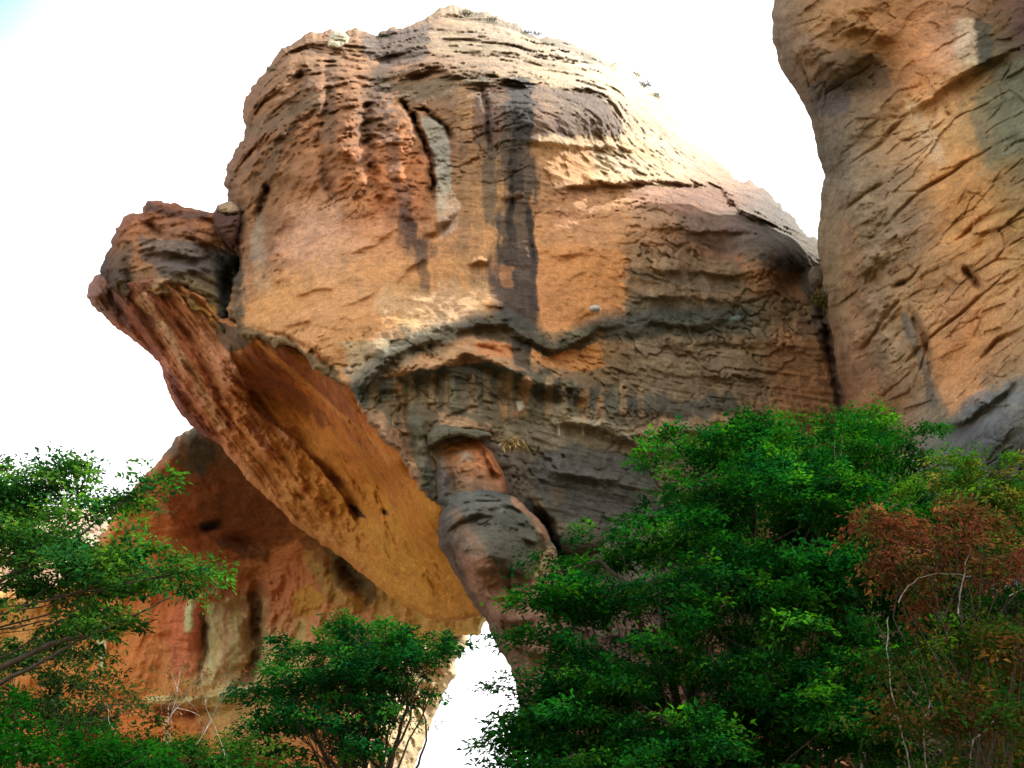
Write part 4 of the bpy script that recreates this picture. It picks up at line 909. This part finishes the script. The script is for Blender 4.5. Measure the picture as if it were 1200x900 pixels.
def crown_sprays(blobs, n, rs, up=.35, inner=.55):
    """spray origins and directions spread through a set of ellipsoids: (centre, radii)"""
    vol = np.array([b[1][0] * b[1][1] * b[1][2] for b in blobs]) ** .75
    k = rs.choice(len(blobs), n, p=vol / vol.sum())
    d = rs.normal(size=(n, 3)); d /= np.linalg.norm(d, axis=1)[:, None]
    d[:, 2] = np.abs(d[:, 2]) * np.where(rs.rand(n) < .72, 1, -1)
    r_ = inner + (1.05 - inner) * rs.rand(n) ** .6
    C = np.array([b[0] for b in blobs])[k]; R = np.array([b[1] for b in blobs])[k]
    P = C + d * R * r_[:, None]
    dirs = d * np.array([1, 1, .45]) + np.array([0, 0, up]) * rs.uniform(-.2, 1, n)[:, None]
    dirs /= np.linalg.norm(dirs, axis=1)[:, None]
    return P, dirs, k

def make_foliage(P, dirs, per, L, size, palette, rs, flat=.85, spread=.55, droop=.25, aspect=.5):
    """every spray is a flat fan of side twigs with leaves along them"""
    n = len(P)
    up = np.tile(np.array([[0, 0, 1.0]]), (n, 1)) + rs.normal(size=(n, 3)) * (1 - flat)
    S = np.cross(dirs, up); S /= np.linalg.norm(S, axis=1)[:, None] + 1e-9
    N = np.cross(S, dirs); N /= np.linalg.norm(N, axis=1)[:, None] + 1e-9
    Ls = L * rs.uniform(.5, 1.3, n)
    t = rs.rand(n, per) ** .8
    ang = rs.choice([-1, 0, 1], (n, per), p=[.38, .24, .38]) * rs.uniform(.3, 1.0, (n, per))
    w = rs.rand(n, per) * spread * (1 - .5 * t)
    Ln = Ls[:, None, None]
    base = P[:, None] + dirs[:, None] * (t * 1.0)[..., None] * Ln
    sd = S[:, None] * np.sign(ang)[..., None] + dirs[:, None] * .6
    Q = base + sd * (w * np.abs(np.sign(ang)))[..., None] * Ln
    Q = Q - np.array([0, 0, 1.0]) * (droop * ((t ** 2 + w ** 2))[..., None]) * Ln
    Q = Q + rs.normal(size=Q.shape) * size * .55
    ld = sd + dirs[:, None] * .4 + rs.normal(size=Q.shape) * .55 - np.array([0, 0, .25 + droop * .5])
    ln = N[:, None] + rs.normal(size=Q.shape) * .42
    pal = np.array([lin(c, 1.0) for c in palette])
    pk = rs.randint(0, len(pal), n)
    c = pal[pk][:, None] * rs.uniform(.7, 1.3, (n, 1, 1)) * rs.uniform(.72, 1.32, (n, per, 1))
    c = c * (1 + rs.normal(size=(n, per, 1)) * .08 * np.array([1, 0, -1]))
    return leaves(Q.reshape(-1, 3), ln.reshape(-1, 3), ld.reshape(-1, 3), size * np.repeat(rs.uniform(.7, 1.35, n), per), np.clip(c.reshape(-1, 3), .003, .6), rs, aspect=aspect)

GREENS = [(48, 92, 40), (58, 104, 44), (40, 80, 38), (78, 118, 48), (44, 88, 46)]

def plant(name, label, cat, base, blobs_px, n_sprays, per, L, size, palette, seed, mat=None, bark=None, trunk_r=.16, fork=.35, limbs=None, group=None,
          flat=.85, droop=.25, up=.35, twig_share=.25, extra=(), inner=.55, aspect=.5, depth_k=1.0, pad=.55, crotch=None):
    """blobs_px: (u, v, Y, ru, rv) in the picture; base: (x, y, z) of the foot"""
    rs = np.random.RandomState(seed)
    base = np.array(base, float)
    root = empty(name, base, label, cat, group)
    blobs = []
    for (u, v, Y, ru, rv) in blobs_px:
        c = at(u, v, Y); dist = np.linalg.norm(c - CAM)
        a, b = ru * dist / FPX, rv * dist / FPX
        blobs.append((c, np.array([a, (a + b) * .5 * depth_k, b])))
    npad = max(6, n_sprays // 8)
    Pp, Dp, kp = crown_sprays(blobs, npad, rs, up, inner)
    sel = rs.randint(0, npad, n_sprays)
    rd = pad * np.sqrt(rs.rand(n_sprays)); th = rs.rand(n_sprays) * 2 * math.pi
    off = np.stack([rd * np.cos(th), rd * np.sin(th), rs.normal(size=n_sprays) * pad * .10 - rd * .22], -1)
    P = Pp[sel] + off; k = kp[sel]
    D = Dp[sel] * .7 + off * np.array([1, 1, .3]) / pad * .9 + rs.normal(size=P.shape) * .15
    D /= np.linalg.norm(D, axis=1)[:, None]
    P = P - D * L * .5
    padtone = rs.uniform(.72, 1.25, npad)[sel]
    V, F, C = make_foliage(P, D, per, L, size, palette, rs, flat=flat, droop=droop, aspect=aspect)
    C = np.clip(C * np.repeat(padtone, per * 4)[:, None], .003, .6)
    o = mesh_obj("crown", V, F, mat or M_leaf, root, C, smooth=False); o["kind"] = "stuff"
    # trunk, limbs to every blob, twigs
    top = base + (np.mean([b[0] for b in blobs], 0) - base) * np.array([.5, .5, fork])
    if crotch is not None: top = at(*crotch)
    tp = curve(base - np.array([0, 0, .6]), top, rs, 0, .10, 8)
    v, f = tubes([(tp, np.linspace(trunk_r, trunk_r * .7, 8))], 8)
    bk = bark or M_bark
    mesh_obj("trunk", v, f, bk, root)
    tw = []
    for i, (c, R) in enumerate(blobs):
        st = tp[-1] if i % 3 else tp[-2]
        lp = curve(st, c - np.array([0, 0, R[2] * .2]), rs, .06, .16, 10)
        rr = trunk_r * (.55 if i < 4 else .38)
        v, f = tubes([(lp, np.linspace(rr, rr * .25, 10))], 6)
        mesh_obj("limb", v, f, bk, root)
        ids = np.nonzero(k == i)[0]
        ids = ids[rs.rand(len(ids)) < twig_share]
        for j in ids:
            s = lp[rs.randint(3, 10)]
            if np.linalg.norm(P[j] - s) > 2.6 * max(R): continue
            tw.append((curve(s, P[j] + D[j] * L * .6, rs, .03, .14, 5), np.linspace(rr * .18 + .004, .004, 5)))
    if tw:
        v, f = tubes(tw, 4)
        q = mesh_obj("twigs", v, f, bk, root); q["kind"] = "stuff"
    for nm, path, r0, r1, m in extra:
        v, f = tubes([(path, np.linspace(r0, r1, len(path)))], 6)
        mesh_obj(nm, v, f, m, root)
    return root

def pxpath(pts, rs=None, n=4, wob=.0):
    """smooth world path through (u, v, Y) points"""
    W = np.array([at(*p) for p in pts]); out = []
    m = len(W)
    for i in range(m - 1):
        p0, p1, p2, p3 = W[max(i - 1, 0)], W[i], W[i + 1], W[min(i + 2, m - 1)]
        for t in np.linspace(0, 1, n, endpoint=False):
            out.append(.5 * ((2 * p1) + (-p0 + p2) * t + (2 * p0 - 5 * p1 + 4 * p2 - p3) * t ** 2 + (-p0 + 3 * p1 - 3 * p2 + p3) * t ** 3))
    out.append(W[-1])
    out = np.array(out); q = np.arange(len(out))
    k = np.stack([np.sin(q * 1.9 + 1), 0 * q, np.sin(q * 2.7)], -1) * .012
    return out + k

def foot(u, Y): 
    p = at(u, 900, Y); return (p[0], Y, -.4)

BIG = [(30, 80, 28), (36, 92, 32), (22, 64, 28), (60, 112, 36), (24, 72, 32), (34, 90, 32)]
plant("broadleaf_tree", "large dense green tree filling the lower right in front of the dome", "tree", foot(800, 18.5),
      [(640, 706, 17.2, 44, 16), (700, 650, 18.2, 62, 34), (765, 606, 18.6, 72, 40), (826, 550, 19, 66, 42), (890, 524, 19.5, 62, 30), (960, 518, 20, 55, 28),
       (700, 760, 17.4, 92, 74), (800, 690, 17.6, 110, 84), (900, 620, 18.2, 110, 84), (690, 870, 16.6, 76, 90), (790, 830, 16.4, 115, 95), (900, 740, 17, 110, 96), (900, 880, 16, 120, 90), (660, 950, 16.6, 60, 60), (990, 680, 18.5, 90, 120), (1000, 850, 16.8, 90, 110), (648, 770, 17, 38, 50), (655, 850, 16.6, 42, 50), (790, 900, 15.6, 110, 50), (700, 900, 15.8, 70, 50), (640, 900, 16.6, 36, 30)],
      3300, 46, .60, .100, BIG, 11, trunk_r=.24, flat=.86, twig_share=.06)
plant("broadleaf_tree", "green tree top reaching up in front of the cleft between dome and cliff", "tree", foot(1010, 22),
      [(985, 500, 22.5, 42, 18), (930, 520, 22.5, 60, 28), (1000, 540, 22.3, 60, 44), (1010, 620, 22, 90, 80), (960, 600, 22, 90, 80), (1010, 760, 21.5, 100, 120)], 800, 42, .62, .100, [(44, 100, 34), (36, 88, 30), (66, 116, 38)], 12, trunk_r=.18, twig_share=.1)
plant("broadleaf_tree", "green tree with upright tip against the grey foot of the right cliff", "tree", foot(1080, 19),
      [(1078, 522, 19.6, 32, 20), (1060, 560, 19.4, 46, 44), (1110, 600, 19.2, 60, 50), (1060, 650, 19, 70, 60), (1130, 760, 18.6, 110, 140), (1160, 620, 19, 60, 60), (1210, 640, 19, 60, 80), (1180, 740, 18.8, 80, 100)], 1050, 42, .55, .092, [(34, 82, 28), (42, 92, 30), (28, 70, 28)], 13, trunk_r=.15, twig_share=.12)
plant("broadleaf_tree", "yellowish green small-leaved tree at the right edge under the grey rock", "tree", foot(1190, 17),
      [(1170, 560, 17.4, 50, 26), (1130, 585, 17.2, 50, 40), (1210, 575, 17, 60, 40), (1190, 680, 16.8, 80, 90), (1150, 860, 15.5, 90, 100), (1230, 850, 15.5, 80, 110)], 640, 40, .46, .076, [(58, 94, 32), (70, 102, 34), (46, 82, 30), (96, 96, 42)], 14, trunk_r=.13, twig_share=.3)
RUST = [(108, 62, 46), (120, 74, 54), (94, 56, 42), (124, 88, 58), (98, 72, 44), (66, 82, 38)]
RUST2 = [(82, 66, 34), (62, 72, 30), (50, 72, 28), (108, 84, 42), (76, 52, 32), (38, 68, 26), (34, 72, 26)]
rsv = np.random.RandomState(5)
rust = plant("shrub", "tall rust-red shrub with pale bare stems in front of the right-hand green trees", "shrub", foot(1100, 13.2),
      [(1080, 608, 13.2, 74, 32), (1030, 606, 13.3, 40, 18), (1120, 650, 13, 80, 34), (1180, 690, 12.8, 60, 40), (1000, 690, 13.4, 26, 14), (1090, 660, 13.2, 70, 30)],
      280, 32, .46, .080, RUST, 15, mat=M_dry, trunk_r=.035, pad=.3, droop=.7, flat=.5, up=.0, twig_share=.15, aspect=.4,
      extra=[("stem", pxpath([(1075, 960, 12.6), (1062, 880, 12.6), (1046, 815, 12.6), (1040, 760, 12.7), (1041, 722, 12.8)]), 0.011, .006, M_pale_bark),
             ("stem", pxpath([(1052, 706, 12.8), (1070, 682, 12.8), (1100, 672, 12.7), (1140, 676, 12.6)]), .008, .004, M_pale_bark),
             ("stem", pxpath([(1140, 920, 12.4), (1138, 875, 12.4), (1160, 850, 12.4), (1178, 830, 12.4)]), .012, .005, M_pale_bark),
             ("stem", pxpath([(1122, 720, 12.8), (1130, 670, 12.8), (1138, 640, 12.8)]), .012, .006, M_pale_bark),
             ("stem", pxpath([(1090, 920, 12.5), (1082, 860, 12.5), (1090, 820, 12.5)]), .010, .005, M_pale_bark)])
plant("shrub", "brownish olive drooping shrub below the rust-red one at the lower right corner", "shrub", foot(1130, 12.4),
      [(1110, 760, 12.8, 80, 60), (1180, 780, 12.6, 70, 70), (1080, 850, 12.4, 70, 60), (1150, 880, 12.2, 90, 70), (1040, 870, 12.6, 40, 50)], 300, 30, .44, .084, RUST2, 16, mat=M_dry, trunk_r=.04, droop=.7, flat=.5, up=0, twig_share=.12, aspect=.42)

LG = [(56, 106, 44), (70, 120, 46), (42, 86, 42), (92, 134, 52), (48, 98, 50)]
plant("acacia_tree", "feathery green tree leaning in from the left edge across the white sky", "tree", foot(-230, 13),
      [(40, 550, 13.4, 70, 24), (20, 590, 13.4, 70, 24), (110, 575, 13.6, 46, 12), (175, 572, 13.7, 34, 7), (60, 630, 13.2, 90, 28), (130, 655, 13.2, 80, 26), (60, 690, 13, 95, 30), (160, 690, 13, 60, 22), (225, 668, 13.1, 40, 12), (205, 672, 13, 40, 16), (250, 662, 13.1, 28, 8), (190, 574, 13.6, 30, 8), (150, 580, 13.5, 36, 10), (120, 728, 12.8, 80, 14), (-30, 640, 13.5, 70, 80), (90, 610, 13.6, 60, 10)],
      720, 38, .46, .080, LG, 21, trunk_r=.05, crotch=(-190, 800, 12.8), flat=.93, droop=.12, up=.1, twig_share=.04, inner=.2, pad=.34,
      extra=[("limb", pxpath([(-120, 860, 12.6), (-20, 795, 12.7), (60, 755, 12.8), (110, 742, 12.8), (150, 725, 12.8), (200, 700, 12.9)]), .055, .010, M_bark),
             ("limb", pxpath([(-80, 830, 12.6), (0, 800, 12.5), (50, 775, 12.5), (90, 752, 12.6), (130, 735, 12.6)]), .04, .010, M_bark),
             ("limb", pxpath([(-90, 720, 13), (0, 680, 13), (60, 650, 13.1), (110, 615, 13.3), (150, 585, 13.5)]), .04, .008, M_bark),
             ("limb", pxpath([(60, 700, 13), (120, 690, 13), (180, 678, 13.05), (230, 668, 13.1), (262, 660, 13.1)]), .022, .006, M_bark)])
plant("shrub", "grey-green shrub behind the left tree's lowest limb", "shrub", foot(60, 15.5),
      [(70, 790, 15.4, 60, 36), (20, 800, 15.4, 60, 40), (110, 820, 15, 40, 36), (60, 860, 15, 90, 60)], 320, 36, .40, .070, [(50, 76, 38), (42, 66, 36), (58, 84, 42)], 22, trunk_r=.07)
plant("shrub", "bright green dense bush in the lower left corner", "bush", foot(40, 12),
      [(40, 870, 12, 80, 34), (110, 885, 11.9, 60, 30), (-20, 880, 12, 60, 50), (60, 940, 11.8, 120, 50)], 300, 40, .36, .074, [(30, 82, 26), (38, 94, 28), (26, 70, 24)], 23, trunk_r=.06)
plant("shrub", "small dark green bush with reddish leaves right of the lower left bush", "bush", foot(170, 13),
      [(150, 862, 13, 42, 30), (190, 885, 13, 46, 24), (130, 900, 12.8, 50, 40), (240, 900, 12.8, 50, 16)], 150, 34, .34, .070, [(32, 72, 26), (38, 80, 28), (86, 46, 30), (28, 62, 24)], 24, trunk_r=.05)
plant("shrub", "sparse bare-twigged shrub with a few pinkish leaves before the ochre wall", "shrub", foot(225, 13.6),
      [(210, 800, 13.6, 22, 46), (235, 830, 13.5, 40, 40), (270, 850, 13.4, 30, 34), (195, 840, 13.6, 26, 40)], 46, 12, .36, .040, [(150, 110, 84), (130, 84, 60), (90, 104, 60)], 25, mat=M_dry, bark=M_pale_bark, trunk_r=.012, droop=.4, flat=.4, twig_share=.5,
      extra=[("stem", pxpath([(190, 960, 13.2), (170, 890, 13.2), (140, 865, 13.2), (128, 845, 13.2), (126, 820, 13.2)]), .006, .003, M_pale_bark),
             ("stem", pxpath([(200, 960, 13.2), (192, 900, 13.2), (204, 880, 13.2), (222, 868, 13.2)]), .007, .003, M_pale_bark),
             ("stem", pxpath([(270, 960, 13.2), (262, 880, 13.2), (246, 840, 13.2), (234, 800, 13.2)]), .006, .003, M_pale_bark)])
plant("shrub", "low light green bush in front of the ochre wall left of the small tree", "bush", foot(268, 15),
      [(262, 860, 15, 26, 20), (240, 880, 15, 30, 22), (290, 900, 15, 40, 24)], 90, 30, .34, .066, [(54, 88, 34), (66, 98, 38)], 27, trunk_r=.04)
CG = [(30, 84, 38), (38, 96, 38), (24, 70, 36), (56, 112, 42)]
plant("acacia_tree", "small rounded green tree with forked trunk standing before the sunlit gap", "tree", foot(430, 19),
      [(440, 752, 19.2, 72, 24), (480, 732, 19.4, 34, 12), (380, 775, 19, 60, 28), (350, 815, 18.8, 54, 34), (410, 810, 19, 80, 36), (480, 790, 19.2, 54, 30), (510, 800, 19.2, 36, 18), (370, 860, 18.7, 76, 40), (320, 880, 18.6, 50, 30), (430, 850, 19.2, 40, 20), (500, 770, 19.2, 40, 14), (400, 900, 18.7, 50, 24)],
      700, 40, .46, .088, CG, 31, trunk_r=.10, fork=.62, flat=.88, droop=.15, up=.15, twig_share=.3, inner=.3,
      extra=[("limb", pxpath([(440, 960, 19.2), (448, 900, 19.2), (440, 862, 19.2), (428, 838, 19.3), (412, 815, 19.3)]), .06, .02, M_bark),
             ("limb", pxpath([(440, 960, 19.2), (458, 895, 19.2), (470, 850, 19.3), (478, 820, 19.3), (470, 790, 19.3)]), .055, .018, M_bark),
             ("limb", pxpath([(448, 905, 19.2), (425, 880, 19.2), (405, 870, 19.2), (380, 850, 19.2)]), .03, .012, M_bark),
             ("limb", pxpath([(470, 930, 19.2), (490, 895, 19.3), (500, 860, 19.3), (496, 830, 19.3), (505, 800, 19.3)]), .03, .010, M_bark)])
plant("shrub", "twiggy overhanging spray of leaves on the pillar edge against the white gap", "shrub", foot(640, 16.5),
      [(622, 745, 16.6, 22, 10), (618, 800, 16.6, 20, 12), (612, 862, 16.5, 22, 12), (630, 893, 16.5, 24, 10), (640, 850, 16.6, 20, 40)], 60, 30, .34, .070, BIG, 33, trunk_r=.05, flat=.8, twig_share=.5)

# ------------------------------------------------------------------ loose rocks, tufts
def boulder(name, label, u, v, Y, ru, rv, col, seed, rd=None, rot=0, mat=None, sub=5):
    import bmesh
    bm = bmesh.new(); bmesh.ops.create_icosphere(bm, subdivisions=sub, radius=1.0)
    co = np.array([x.co[:] for x in bm.verts]); fc = np.array([[w.index for w in f.verts] for f in bm.faces]); bm.free()
    c = at(u, v, Y); k = np.linalg.norm(c - CAM) / FPX
    rs = np.random.RandomState(seed)
    sgn = np.sign(co); co = sgn * np.abs(co) ** .7
    a = math.radians(rot); R = np.array([[math.cos(a), 0, -math.sin(a)], [0, 1, 0], [math.sin(a), 0, math.cos(a)]])
    r_ = np.array([ru * k, (rd or (ru + rv) / 2) * k, rv * k * 1.1])
    n1 = 1 + .22 * fbm(co * 1.1 + seed * 3.1, 4, .55)[:, None] + .05 * fbm(co * 5 + seed, 3)[:, None]
    W = (co * r_ * n1) @ R.T
    cc = lin(col, KA) * np.exp(.35 * fbm(co * 2.2 + seed, 4)[:, None] + .2 * fbm(co * np.array([1, 1, 6.]) + seed, 3)[:, None])
    o = mesh_obj(name, W, fc, mat or M_rock, None, cc)
    o.location = c
    return set_props(o, label, "boulder")

single_body("boulder", at(264, 262, 55).tolist(), "dark brown chockstone wedged between the arm of the arch and the dome", "boulder",
     [(249, 253, 5, .8), (255, 240, 5, .8), (271, 235, 5, .8), (284, 245, 5, .8), (282, 264, 5, .8), (272, 291, 5, .8), (262, 281, 5, .8), (251, 267, 5, .8)],
     [(255, 245, 54.6), (280, 245, 54.2), (268, 262, 53.4), (270, 285, 54.2)], [(0, 0, 96, 62, 46)], None, M_rock, [('poly', [(255, 240), (272, 235), (280, 246), (258, 250)], 3, (170, 140, 110), .7, 'n')],
     [('crack', [(250, 252), (268, 251), (284, 249)], .4, 2)], disp_knob, thick=3, jit=.3, step=1.0)
boulder("boulder", "rounded grey boulder lodged in the hollow beside the pillar, above the big tree", 682, 636, 49.7, 24, 13, (96, 90, 76), 5, rot=10)
boulder("boulder", "small grey boulder stuck in the cleft between dome and right cliff", 958, 325, 46, 9, 11, (112, 98, 80), 8)
boulder("boulder", "white patch modelled as a flat stone on the thin ledge at the foot of the orange panel", 697, 362, 50.4, 6, 3, (232, 224, 214), 9)  # stone mesh stands in for a white patch, also painted as droppings
single_body("boulder", at(396, 45, 66).tolist(), "cream block standing out on the skyline at the top left of the dome", "boulder",
     [(384, 54, 4, .8), (386, 42, 4, .8), (392, 36, 4, .8), (400, 35, 4, .8), (409, 44, 4, .8), (407, 52, 4, .8), (396, 58, 4, .8)],
     [(388, 45, 64.6), (405, 45, 64.8), (396, 50, 63.8), (396, 56, 64)], [(0, 0, 222, 206, 176)], None, M_rock, [], [('crack', [(385, 46), (396, 45), (408, 46)], .4, 2)], disp_knob, thick=3, jit=.35, step=1.0)
boulder("boulder", "small brown stone sitting below the head of the dark streak", 608, 229, 50.6, 6, 3, (116, 92, 74), 14)

def tuft(label, u, v, Y, h, n, palette, seed, lean=(0, 0), name="grass_tuft", cat="grass tuft", rad=.3, aspect=.06, group=None):
    rs = np.random.RandomState(seed)
    c = at(u, v, Y)
    P = c + rs.normal(size=(n, 3)) * np.array([rad, rad * .5, rad * .25])
    D = rs.normal(size=(n, 3)) * np.array([.8, .5, .4]) + np.array([lean[0], -.5, lean[1]])
    pal = np.array([lin(x, 1) for x in palette])
    V, F, C = leaves(P, rs.normal(size=(n, 3)), D, h, pal[rs.randint(0, len(pal), n)] * rs.uniform(.7, 1.3, (n, 1)), rs, aspect=aspect)
    root_loc = c
    V2 = V - 0
    o = mesh_obj(name, V2 - c, F, M_dry, None, C, smooth=False); o.location = c
    return set_props(o, label, cat, group)
STRAW = [(200, 180, 130), (180, 160, 110), (160, 140, 96)]
tuft("dry straw-coloured grass tuft hanging beside the capstone of the pillar", 602, 517, 46.4, .62, 150, STRAW, 41, (.2, -1.0), rad=.26)
tuft("dry grass tuft growing in the cleft between dome and right cliff", 966, 352, 43.5, .6, 160, [(150, 130, 80), (120, 110, 60), (96, 100, 50)], 42, (.1, -.3), rad=.3)
for i, (u, v, Y, s) in enumerate([(546, 13, 80.5, .9), (522, 18, 80, .6), (575, 19, 80.5, .7), (617, 34, 80.3, .7), (629, 36, 80.3, .8), (662, 48, 80.3, .6), (700, 66, 80.3, .7), (742, 84, 80.6, .9), (757, 96, 80.6, 1.0), (768, 108, 80.6, .8), (450, 38, 70.5, .6), (318, 78, 61, .5), (860, 210, 79, .5)]):
    where = ["at the very summit of the dome", "just left of the dome's summit", "just right of the dome's summit", "first of a close pair right of the summit", "second of a close pair right of the summit",
             "where the right skyline starts to fall", "half way along the falling skyline", "above the tilted slab on the right skyline", "in the middle of the tilted slab's shrubs", "lowest beside the tilted slab on the right", "on the flat left skyline of the dome",
             "on the left shoulder of the dome", "on the far lower end of the right skyline"][i]
    tuft("tiny dark shrub on the skyline, " + where, u, v + 4, Y - 1, .17 * s, 320, [(48, 62, 36), (60, 70, 40), (40, 50, 32)], 50 + i, (0, .6), name="shrub", cat="shrub", rad=.55 * s, aspect=.5, group="tiny shrubs along the skyline")
